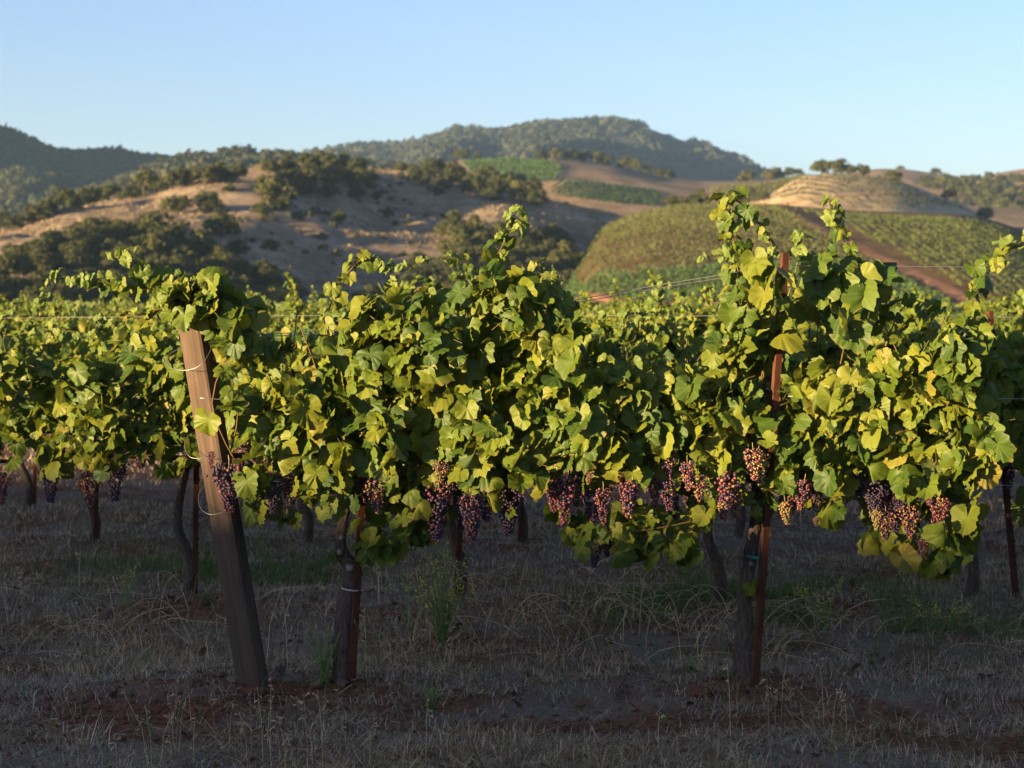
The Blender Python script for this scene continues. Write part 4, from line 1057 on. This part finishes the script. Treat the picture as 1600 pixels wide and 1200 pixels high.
# rows behind
r2 = np.random.default_rng(77)
PV = [proto_vine(310 + i) for i in range(4)]; used = set()
row2 = [(-190, 'beyond the left edge, behind the left end of the row'), (290, 'behind the leaning wooden post'), (712, 'behind the front row, left of the hanging dark grapes'), (1120, 'behind the tall rusty stake'), (1515, 'in shade at the right edge'), (1930, 'past the right edge')]
row2_labels = ['second row grapevine at the far left edge of the picture', 'second row grapevine whose thin curved trunk shows left of the wooden post', 'second row grapevine whose trunk stands behind the yellow flowered weed', 'second row grapevine hidden behind the tall rusty stake', 'second row grapevine in deep shade near the right edge', 'second row grapevine just past the right edge']
for i, (px, _) in enumerate(row2):
    p = at(px, 900, rowy(1)); p[2] = float(gz(p[0], p[1])) - .02
    set_vine(used, PV, i % 4, tuple(p), r2, row2_labels[i], 'grapevines of the second row')
g3 = ['third row grapevine left of the picture edge', 'third row grapevine with a dark trunk at the left in the open aisle', 'third row grapevine behind the left front vine', 'third row grapevine whose slim trunk shows under the dark hanging grapes', 'third row grapevine behind the right front vine', 'third row grapevine behind the shaded right end', 'third row grapevine past the right edge']
for i, px in enumerate((-190, 145, 478, 812, 1150, 1490, 1820)):
    p = at(px, 860, rowy(2)); p[2] = float(gz(p[0], p[1])) - .02
    set_vine(used, PV, (i + 2) % 4, tuple(p), r2, g3[i], 'grapevines of the third row')
p = at(1905, 1062, rowy(0)); p[2] = float(gz(p[0], p[1])) - .02
set_vine(used, PV, 1, tuple(p), r2, 'front row grapevine just past the right edge of the picture', ROW1)
FV = [proto_vine(330 + i, False, 420) for i in range(4)]; usedf = set()
cnt = 0
for row in range(3, 15):
    Yr = rowy(row); half = .335 * Yr + 1.2
    off = r2.uniform(0, 1.65)
    if row == 3: off = (at(50, 800, Yr)[0] + half) % 1.65
    for x in np.arange(-half + off, half, 1.65):
        z = float(gz(x, Yr)) - .02
        lb = ORD[int((x + half) / 1.65)] + ' grapevine from the left in the fourth row' if row == 3 else 'leafy grapevine in the far rows behind the front rows'
        set_vine(usedf, FV, int(r2.integers(0, 4)), (x + r2.normal(0, .05), Yr, z), r2, lb, 'grapevines of the fourth row' if row == 3 else 'grapevines of the far rows')
# last rows before the hill read as one mass
def far_mass():
    r = np.random.default_rng(8); g = Geo(); n = 26000
    row = r.integers(15, 34, n); Yr = 7.8 + 2.4 * row + r.normal(0, .16, n); half = .34 * Yr + 2
    X = r.uniform(-1, 1, n) * half; Z = .9 + .85 * r.random(n) ** .7 + .2 * fbm(X * .8 + row * 3.7, row * 1.0, 3)
    d = r.normal(size=(n, 3)) + np.array([-.2, -.7, .5]); d /= np.linalg.norm(d, axis=1)[:, None]
    t = np.cross(d, r.normal(size=(n, 3))); t /= np.linalg.norm(t, axis=1)[:, None]; b = np.cross(d, t)
    s = r.uniform(.10, .20, n)[:, None]; P = np.column_stack([X, Yr, Z])
    V = np.stack([P - t * s, P + b * s * .8, P + t * s, P - b * s * .8], 1).reshape(-1, 3); i = np.arange(n) * 4
    g.add(V, None, np.stack([i, i + 1, i + 2, i + 3], -1), np.repeat(r.random(n), 4), np.tile([(0, -.3), (.3, 0), (0, .3), (-.3, 0)], (n, 1)))
    link('far_vine_rows', g.mesh('far_vine_rows', M_LEAF, False), kind='stuff', label='most distant vine rows merging into one green band')
far_mass()
S2 = 'metal stakes of the rows behind'
for lb, top, base, k in [('dark metal stake beside the curved trunk left of the wooden post', (306, 700), (303, 922), 1), ('metal stake behind the yellow flowered weed', (718, 800), (712, 906), 1),
                         ('rusty stake top standing out at the right edge in the second row', (1546, 486), (1588, 866), 1), ('slim dark stake in the left open aisle, third row', (150, 700), (148, 836), 2),
                         ('slim stake under the dark hanging grapes, third row', (814, 740), (812, 850), 2), ('short dark stake at the far left, fourth row', (54, 730), (52, 792), 3)]:
    stake(lb, top, base, rowy(k), S2, -.05)

# ---------------------------------------------------------------- wooden end post with its wire loops
def post():
    Yc = rowy(0)
    b = at(396, 1060, Yc - .02); tp = at(300, 492, Yc + .02); b[2] = float(gz(b[0], b[1]))
    L = float(np.linalg.norm(tp - b)); r = np.random.default_rng(3)
    w0, d0 = .122, .098; ns = 26; g = Geo(); rings = []
    prof = []
    for (sx, sy) in ((-1, -1), (1, -1), (1, 1), (-1, 1)):
        for (cx, cy) in ([(sx * .5, sy * .42), (sx * .42, sy * .5)] if sx * sy > 0 else [(sx * .42, sy * .5), (sx * .5, sy * .42)]):
            prof.append((cx, cy))
    prof = np.array(prof); n = len(prof)
    # denser profile so the faces can be slightly uneven
    pp = []
    for i in range(n):
        a_, b_ = prof[i], prof[(i + 1) % n]
        m = 5 if np.linalg.norm(a_ - b_) > .3 else 1
        for k in range(m): pp.append(a_ + (b_ - a_) * k / m)
    prof = np.array(pp); n = len(prof)
    groove = r.normal(0, .010, n)
    for i in range(ns + 1):
        t = i / ns; z = -.35 + t * (L + .35)
        p = prof * np.array([w0, d0]) * (1 - .06 * t)
        p = p * (1 + groove[:, None] + r.normal(0, .004, (n, 1)))
        zz = z + (r.normal(0, .012, n) if i == ns else 0)
        rings.append(np.column_stack([p, np.full(n, z) if i < ns else zz]))
    V = np.concatenate(rings); a = np.arange(n); bb = (a + 1) % n
    Q = np.concatenate([np.stack([a + n * i, bb + n * i, bb + n * (i + 1), a + n * (i + 1)], -1) for i in range(ns)])
    V = np.vstack([V, [(0, 0, L)]])
    T = np.stack([a + n * ns, bb + n * ns, np.full(n, len(V) - 1)], -1)
    g.add(V, T, Q)
    o = thing('wooden_post', 'leaning weathered square timber end post of the front row', 'post', tuple(b), None, g.mesh('wooden_post', M_TIMBER, False))
    d = Vector(tp - b); q = d.to_track_quat('Z', 'Y').to_matrix()
    o.rotation_euler = (q @ Matrix.Rotation(-.42 - q.to_euler().z, 3, 'Z')).to_euler()
    return o, b, tp
post_ob, pb, ptop = post()
def wire_path(name, label, P, rad, mat, n=40, seg=5, group=None, cat='wire'):
    Q, R = resample(P, np.full(len(P), rad), n)
    org = Q[0].copy(); g = Geo(); g.add(*tube(Q - org, R, seg))
    return thing(name, label, cat, tuple(org), group, g.mesh(name, mat))
Y0 = rowy(0)
LW = 'wire loops on the wooden post'
def loop(label, pts, dy):
    wire_path('wire_loop', label, [at(a, b, Y0 + d) for (a, b), d in zip(pts, dy)], .0015, M_WIRE, 44, 5, LW)
loop('wire collar sagging around the upper part of the wooden post', [(318, 540), (282, 545), (262, 556), (262, 572), (280, 578), (300, 577), (318, 566), (330, 545)], [.05, .06, .04, 0, -.07, -.10, -.11, -.06])
loop('wire loop sticking out left of the wooden post below its middle', [(334, 706), (316, 716), (297, 714), (289, 700), (291, 685), (302, 676), (318, 678), (330, 690)], [-.10, -.11, -.09, -.04, 0, .05, .08, .06])
loop('lowest wire loop hanging around the wooden post', [(366, 780), (352, 798), (330, 804), (314, 795), (310, 778), (316, 762), (330, 756), (350, 760)], [-.11, -.13, -.12, -.08, 0, .06, .09, .08])
# trellis wires of the front row
TW = 'trellis wires of the front row'
wire_path('trellis_wire', 'upper trellis wire from the wooden post to the tall stake top', [at(322, 540, Y0 + .05), at(400, 524, Y0 + .04), at(620, 509, Y0), at(890, 470, Y0), at(1060, 440, Y0 - .02), at(1224, 415, Y0 - .09)], .0019, M_WIRE, 60, 5, TW)
wire_path('trellis_wire', 'second of the paired upper wires, a little below the first', [at(322, 545, Y0 + .08), at(400, 527, Y0 + .06), at(620, 514, Y0 + .04), at(890, 474, Y0 + .04), at(1060, 445, Y0 + .04), at(1224, 420, Y0 + .02)], .0019, M_WIRE, 60, 5, TW)
wire_path('trellis_wire', 'top wire running right from the tall stake', [at(1226, 415, Y0 - .09), at(1500, 417, Y0 - .08), at(1780, 420, Y0 - .05)], .0019, M_WIRE, 30, 5, TW)
wire_path('trellis_wire', 'middle trellis wire through the leaves of the front row', [at(312, 622, Y0 - .07), at(520, 632, Y0 - .03), at(900, 630, Y0 - .02), at(1130, 623, Y0 - .2), at(1208, 619, Y0 - .1), at(1400, 622, Y0 - .28), at(1780, 624, Y0 - .1)], .0019, M_WIRE, 70, 5, TW)
wire_path('trellis_wire', 'lowest wire carrying the vine arms of the front row', [at(345, 742, Y0 - .02), at(550, 756, Y0), at(900, 756, Y0), at(1190, 756, Y0 - .02), at(1500, 758, Y0 - .1), at(1780, 760, Y0 - .03)], .0021, M_WIRE, 70, 5, TW)
BW = 'trellis wires of the rows behind'
for lb, k, zpx in [('thin top wire of the second row', 1, 1.69), ('thin middle wire of the second row', 1, 1.30), ('thin top wire of the third row', 2, 1.68)]:
    Yk = rowy(k); hw = .34 * Yk
    wire_path('trellis_wire', lb, [(-hw - 1, Yk - .03, zpx - .03), (-.5, Yk - .03, zpx), (hw + 1, Yk - .03, zpx - .02)], .0012, M_OLDWIRE, 40, 4, BW)

# ---------------------------------------------------------------- ground cover
def grass_material(name, lo, mid_, hi):
    m, nt, b = new_mat(name)
    a = N(nt, 'ShaderNodeAttribute', attribute_name='var')
    c = ramp(nt, a.outputs['Fac'], [(0, lo), (.5, mid_), (1, hi)])
    nt.links.new(c, b.inputs['Base Color']); b.inputs['Roughness'].default_value = .8; b.inputs['Specular IOR Level'].default_value = .15
    tr = N(nt, 'ShaderNodeBsdfTranslucent'); nt.links.new(c, tr.inputs[0])
    mx = N(nt, 'ShaderNodeMixShader', i_0=.2)
    nt.links.new(b.outputs[0], mx.inputs[1]); nt.links.new(tr.outputs[0], mx.inputs[2]); nt.links.new(mx.outputs[0], nt.nodes['Material Output'].inputs[0])
    return m
M_STRAW = grass_material('dry_straw', (.11, .068, .038), (.37, .25, .14), (.72, .53, .32))
M_THATCH = grass_material('grey_thatch', (.125, .09, .064), (.34, .255, .185), (.62, .49, .37))
M_GREENGR = grass_material('green_blades', (.065, .12, .028), (.10, .17, .04), (.16, .21, .06))
def blades(name, P, H, W, lean, mat, label, r, curl=.5):
    n = len(P); a = r.uniform(0, 6.283, n); d = np.column_stack([np.cos(a), np.sin(a), np.zeros(n)])
    sdir = np.column_stack([-np.sin(a), np.cos(a), np.zeros(n)])
    b0 = np.column_stack([P, gz(P[:, 0], P[:, 1]) - .008])
    th = lean; up = np.array([0, 0, 1.0])
    ax1 = d * np.sin(th)[:, None] + up * np.cos(th)[:, None]
    th2 = np.minimum(th + curl * r.random(n), 1.62); ax2 = d * np.sin(th2)[:, None] + up * np.cos(th2)[:, None]
    m1 = b0 + ax1 * (H * .55)[:, None]; tip = m1 + ax2 * (H * .45)[:, None]
    w = W[:, None] * .5
    V = np.stack([b0 - sdir * w, b0 + sdir * w, m1 - sdir * w * .8, m1 + sdir * w * .8, tip], 1).reshape(-1, 3)
    i = np.arange(n) * 5
    g = Geo(); g.add(V, np.stack([i + 2, i + 3, i + 4], -1), np.stack([i, i + 1, i + 3, i + 2], -1), np.repeat(r.random(n), 5))
    return link(name, g.mesh(name, mat, False), kind='stuff', label=label)
def scatter(n, dens, r, y0=5.9, y1=15.5):
    out = []; tot = 0
    while tot < n:
        y = y0 + (y1 - y0) * r.random(n) ** 1.5; x = r.uniform(-1, 1, n) * (.33 * y + .5)
        k = r.random(n) < dens(x, y); out.append(np.column_stack([x[k], y[k]])); tot += k.sum()
    return np.concatenate(out)[:n]
rg = np.random.default_rng(31)
def strip_w(y): return np.exp(-((y - 7.75) / .42) ** 2) + np.exp(-((y - 10.15) / .5) ** 2) + np.exp(-((y - 12.6) / .5) ** 2)
d_straw = lambda x, y: np.clip((1 - .8 * strip_w(y)) * (1 - .93 * bare_at(x, y)) * np.clip(.45 + 2.2 * fbm(x * 1.6, y * 2.4, 51, 4), .02, 1), 0, 1)
d_thatch = lambda x, y: np.clip((.3 + .9 * strip_w(y)) * (1 - .92 * bare_at(x, y)) * np.clip(.6 + 1.9 * fbm(x * 2.3, y * 3.2, 52, 4), .10, 1), 0, 1)
P = scatter(46000, d_straw, rg); tall = np.clip(.6 + 1.5 * fbm(P[:, 0] * 1.1, P[:, 1] * 1.6, 53, 3), .2, 1.5)
blades('dry_grass', P, (.04 + .09 * rg.random(len(P)) ** 1.8) * tall, rg.uniform(.002, .0045, len(P)) * (P[:, 1] / 8), np.abs(rg.normal(0, .6, len(P))) + .08, M_STRAW, 'standing dry straw coloured grass between the rows', rg, .9)
P = scatter(26000, lambda x, y: np.full_like(x, .9), rg, 14.5, 30)
blades('far_dry_grass', P, .03 + .07 * rg.random(len(P)), rg.uniform(.003, .006, len(P)) * (P[:, 1] / 8), np.abs(rg.normal(0, .5, len(P))) + .08, M_THATCH, 'dry grass in the farther aisles', rg, .9)
P = scatter(85000, d_straw, rg)
blades('fallen_straw', P, .06 + .14 * rg.random(len(P)), rg.uniform(.002, .0055, len(P)) * (P[:, 1] / 8), rg.uniform(1.15, 1.56, len(P)), M_STRAW, 'flattened dry straw lying on the soil', rg, .3)
P = scatter(120000, d_thatch, rg)
blades('grey_thatch', P, .03 + .06 * rg.random(len(P)), rg.uniform(.002, .0045, len(P)) * (P[:, 1] / 8), rg.uniform(.35, 1.5, len(P)), M_THATCH, 'grey matted dead weeds under the vines', rg, 1.0)
d_green = lambda x, y: np.clip(np.exp(-(((x - 1.5) / .9) ** 2 + ((y - 10.2) / .9) ** 2)) + .7 * np.exp(-(((x + 2.0) / .9) ** 2 + ((y - 11.6) / .8) ** 2)) + .4 * np.exp(-(((x - 2.4) / .7) ** 2 + ((y - 9.4) / .5) ** 2)), 0, 1) * np.clip(.4 + 2 * fbm(x * 2.5, y * 3, 57, 3), 0, 1) + .012
P = scatter(14000, d_green, rg)
blades('green_grass', P, .04 + .12 * rg.random(len(P)), rg.uniform(.002, .005, len(P)) * (P[:, 1] / 8), np.abs(rg.normal(0, .5, len(P))), M_GREENGR, 'sparse green weeds among the dry grass', rg, .9)
# wild oat stalks with drooping heads
def wild_oats():
    g = Geo(); r = np.random.default_rng(9)
    P = scatter(240, lambda x, y: d_straw(x, y) * np.clip(.2 + 2.0 * fbm(x * .9, y * 1.2, 60, 2), 0, 1), r, 6.2, 13)
    for x, y in P:
        h = r.uniform(.16, .38); a = r.uniform(0, 6.28); l = r.uniform(.05, .35) * h; z0 = float(gz(x, y))
        c = np.array([(x, y, z0 - .01), (x + math.cos(a) * l * .3, y + math.sin(a) * l * .3, z0 + h * .6), (x + math.cos(a) * l, y + math.sin(a) * l, z0 + h)])
        v = r.random()
        V, T, Q = tube(c, np.array([.0014, .0012, .0008]) * y / 8, 3, cap=False); g.add(V, T, Q, v)
        for k in range(int(r.integers(2, 7))):
            t = .72 + .28 * r.random(); q = c[1] + (c[2] - c[1]) * ((t - .6) / .4)
            o = q + r.normal(0, .012, 3); s = .007 * y / 8
            g.add(np.array([q, o + (0, 0, s * .4), o + (s * .4, 0, -s * .6), o + (-s * .4, 0, -s * .6), o + (0, 0, -s * 2.2)]), np.array([(0, 1, 2), (1, 2, 4), (1, 3, 4), (2, 3, 4)]), None, min(1, v + .3))
    link('wild_oats', g.mesh('wild_oats', M_STRAW, False), kind='stuff', label='thin wild oat stalks with drooping dry heads')
wild_oats()
# tangled dry stems in the middle aisle
def tangle(name, cx, cy, rx, ry, n, label, seed, mat=M_STRAW, hmax=.35):
    g = Geo(); r = np.random.default_rng(seed)
    for k in range(n):
        x, y = cx + r.normal(0, rx), cy + r.normal(0, ry); a = r.uniform(0, 6.28); L = r.uniform(.15, .55); z0 = float(gz(x, y)); h = r.uniform(.03, hmax)
        c = [(x, y, z0), (x + math.cos(a) * L * .3, y + math.sin(a) * L * .3, z0 + h * .8), (x + math.cos(a) * L * .75, y + math.sin(a) * L * .75, z0 + h), (x + math.cos(a + .4) * L, y + math.sin(a + .4) * L, z0 + h * .6)]
        Q_, R_ = resample(c, np.linspace(.0018, .0009, 4) * y / 8, 8)
        V, T, Q = tube(Q_, R_, 3, cap=False); g.add(V, T, Q, r.random())
    link(name, g.mesh(name, mat, False), kind='stuff', label=label)
tangle('dry_brush', .25, 9.6, .45, .35, 190, 'tangle of thin dry stems in the aisle behind the front row', 4)
tangle('dry_brush', -2.1, 9.4, .5, .4, 120, 'thin tangled stems in the left aisle', 5, M_STRAW, .28)
tangle('dry_brush', 1.9, 9.0, .6, .5, 90, 'thin tangled stems in the right aisle', 6, M_STRAW, .22)

def weed(name, label, cat, px, py, Yc, n, h, spread, flower, seed, leafy=1.0):
    r = np.random.default_rng(seed); p = at(px, py, Yc); z0 = float(gz(p[0], p[1]))
    o = thing(name, label, cat, (p[0], p[1], z0)); S = Geo(); L = Geo(); Fl = Geo()
    for k in range(n):
        a = r.uniform(0, 6.28); l = r.uniform(.1, 1) * spread; hh = h * r.uniform(.5, 1.0)
        c = [(0, 0, -.01), (math.cos(a) * l * .4, math.sin(a) * l * .4, hh * .5), (math.cos(a) * l, math.sin(a) * l, hh)]
        Q_, R_ = resample(c, [.0034, .0026, .0013], 9); V, T, Q = tube(Q_, R_, 4, cap=False); S.add(V, T, Q)
        for q_, dens in ((Q_, leafy),):
            for j in range(1, 8):
                if r.random() > dens * (1.15 - j / 9): continue
                for _ in range(2):
                    b = r.normal(size=3); b[2] = abs(b[2]) * .6; b /= np.linalg.norm(b); s = r.uniform(.016, .04) * (1.15 - j / 10); w = np.cross(b, (0, 0, 1.0)); w /= np.linalg.norm(w) + 1e-6
                    L.add(np.array([q_[j], q_[j] + b * s * .5 + w * s * .3, q_[j] + b * s - np.array([0, 0, s * .25]), q_[j] + b * s * .5 - w * s * .3]), None, [(0, 1, 2, 3)], r.random())
        if flower:
            for j in range(int(r.integers(3, 8))):
                c0 = Q_[-1] - (Q_[-1] - Q_[5]) * r.random() * .8 + r.normal(0, .008, 3); s = r.uniform(.004, .0075)
                Fl.add(c0 + s * np.array([(1, 0, 0), (0, 1, 0), (-1, 0, 0), (0, -1, 0), (0, 0, .9), (0, 0, -.7)]), [(0, 1, 4), (1, 2, 4), (2, 3, 4), (3, 0, 4), (1, 0, 5), (2, 1, 5), (3, 2, 5), (0, 3, 5)])
    link('stem', S.mesh('stem', M_STEM, False), o)
    if L.n: link('foliage', L.mesh('foliage', M_GREENWEED, False), o, kind='stuff')
    if Fl.n: link('flower', Fl.mesh('flower', M_YELLOW, False), o, kind='stuff')
    return o
weed('mustard_plant', 'tall yellow flowered weed in the aisle behind the front row', 'weed', 692, 985, 8.95, 44, .58, .20, True, 1, .75)
weed('mustard_plant', 'thin yellow flowered weed left of the tall flowering one', 'weed', 640, 960, 9.3, 6, .42, .2, True, 2, .3)
weed('green_weed', 'leafy green weed left of the trunk nearest the wooden post', 'weed', 506, 1045, 7.75, 22, .30, .10, False, 3)
weed('green_weed', 'low green weed in the grey thatch below the middle of the picture', 'weed', 672, 1090, 7.45, 12, .13, .09, False, 4)
weed('green_weed', 'small bright green weed in the left aisle', 'weed', 322, 905, 9.9, 12, .13, .12, False, 5)
weed('green_weed', 'small green seedling left of the right front trunk', 'weed', 1128, 1052, 7.75, 6, .07, .05, False, 6)
weed('green_weed', 'low green weed in the aisle left of the right trunk', 'weed', 1080, 1025, 8.1, 8, .09, .08, False, 7)
weed('green_weed', 'wispy green weed right of the tall rusty stake', 'weed', 1290, 945, 9.4, 16, .34, .28, True, 8, .6)
weed('green_weed', 'wide green weed near the right edge of the aisle', 'weed', 1480, 955, 9.3, 20, .22, .35, True, 9, .8)
weed('green_weed', 'thin green weed in the left aisle beside the dark trunk', 'weed', 200, 920, 9.8, 7, .3, .12, True, 10, .5)
# clods and a stone
def lump(r, s):
    import bmesh
    bm = bmesh.new(); bmesh.ops.create_icosphere(bm, subdivisions=2, radius=1)
    V = np.array([v.co[:] for v in bm.verts]); T = np.array([[v.index for v in f.verts] for f in bm.faces]); bm.free()
    o = r.uniform(0, 50, 3)
    k = 1 + .45 * fbm(V[:, 0] * 1.3 + o[0], V[:, 1] * 1.3 + V[:, 2] * 1.7 + o[1], int(o[2]), 3) + r.normal(0, .03, len(V))
    return V * k[:, None] * np.array(s), T
rc = np.random.default_rng(12)
for k, (lb, px, py, Yc, s, mat) in enumerate([('pinkish stone in the aisle right of the tall rusty stake', 1246, 918, 9.2, .045, M_STONE), ('red soil clod at the foot of the wooden post', 404, 1070, 7.62, .045, M_CLOD), ('smaller red soil clod right of the post foot', 428, 1080, 7.5, .028, M_CLOD), ('flat red soil clod left of the post foot', 362, 1082, 7.5, .026, M_CLOD), ('red soil clod left of the foot of the right front trunk', 1095, 1078, 7.55, .05, M_CLOD), ('red soil clod at the bottom edge below the left trunk', 606, 1196, 6.32, .035, M_CLOD), ('red soil clod in the bare patch on the left', 185, 1118, 7.0, .03, M_CLOD)]):
    p = at(px, py, Yc); V, T = lump(rc, (s, s * .8, s * .6)); g = Geo(); g.add(V, T)
    thing('stone' if mat is M_STONE else 'soil_clod', lb, 'stone' if mat is M_STONE else 'clod', (p[0], p[1], float(gz(p[0], p[1])) + s * .25), None, g.mesh('clod', mat, False))
def crumbs():
    g = Geo(); r = np.random.default_rng(14); P = scatter(9000, lambda x, y: .12 + .88 * bare_at(x, y), r, 6.0, 12)
    for x, y in P:
        V, T = np.array([(1, 0, 0), (0, 1, 0), (-1, 0, 0), (0, -1, 0), (0, 0, .8), (0, 0, -.6)]) * (1 + r.normal(0, .25, (6, 3))), np.array([(0, 1, 4), (1, 2, 4), (2, 3, 4), (3, 0, 4), (1, 0, 5), (2, 1, 5), (3, 2, 5), (0, 3, 5)])
        s = .003 + .016 * r.random() ** 3; g.add(V * s + (x, y, float(gz(x, y)) + s * .3), T)
    link('soil_crumbs', g.mesh('soil_crumbs', M_CLOD, False), kind='stuff', label='loose red soil crumbs')
crumbs()
def litter():
    m, nt, b = new_mat('dead_leaf'); a = N(nt, 'ShaderNodeAttribute', attribute_name='var')
    nt.links.new(ramp(nt, a.outputs['Fac'], [(0, (.05, .03, .02)), (.6, (.12, .07, .04)), (1, (.19, .125, .07))]), b.inputs['Base Color']); b.inputs['Roughness'].default_value = .9
    r = np.random.default_rng(16)
    P = scatter(260, lambda x, y: np.clip(.15 + strip_w(y), 0, 1), r, 6.2, 11); n = len(P)
    p = np.column_stack([P, gz(P[:, 0], P[:, 1]) + .02 + .02 * r.random(n)])
    nn = np.array([0, 0, 1.0]) + r.normal(0, .45, (n, 3)); nn /= np.linalg.norm(nn, axis=1)[:, None]
    d = r.normal(size=(n, 3)); d -= (d * nn).sum(1)[:, None] * nn; d /= np.linalg.norm(d, axis=1)[:, None]
    R = np.stack([np.cross(d, nn), d, nn], 2)
    link('leaf_litter', batch_mesh('leaf_litter', p, R, r.uniform(.03, .065, n), LEAVES, m, r), kind='stuff', label='dry fallen vine leaves on the soil')
litter()
# ---------------------------------------------------------------- haze
HAZE = 0.00010
if HAZE:
    m = bpy.data.materials.new('haze'); m.use_nodes = True; nt = m.node_tree
    nt.nodes.remove(nt.nodes['Principled BSDF'])
    pv = nt.nodes.new('ShaderNodeVolumePrincipled'); pv.inputs['Density'].default_value = HAZE
    pv.inputs['Color'].default_value = (.42, .67, 1.0, 1); pv.inputs['Anisotropy'].default_value = .2
    nt.links.new(pv.outputs[0], nt.nodes['Material Output'].inputs['Volume'])
    x0, x1, y0, y1, z0, z1 = -9500, 9500, -9500, 9500, -6, 420
    V = np.array([(x, y, z) for x in (x0, x1) for y in (y0, y1) for z in (z0, z1)])
    link('haze', mesh('haze', V, np.array([(0, 1, 3, 2), (4, 6, 7, 5), (0, 4, 5, 1), (2, 3, 7, 6), (0, 2, 6, 4), (1, 5, 7, 3)]), m, False), kind='stuff', label='thin evening haze over the valley')
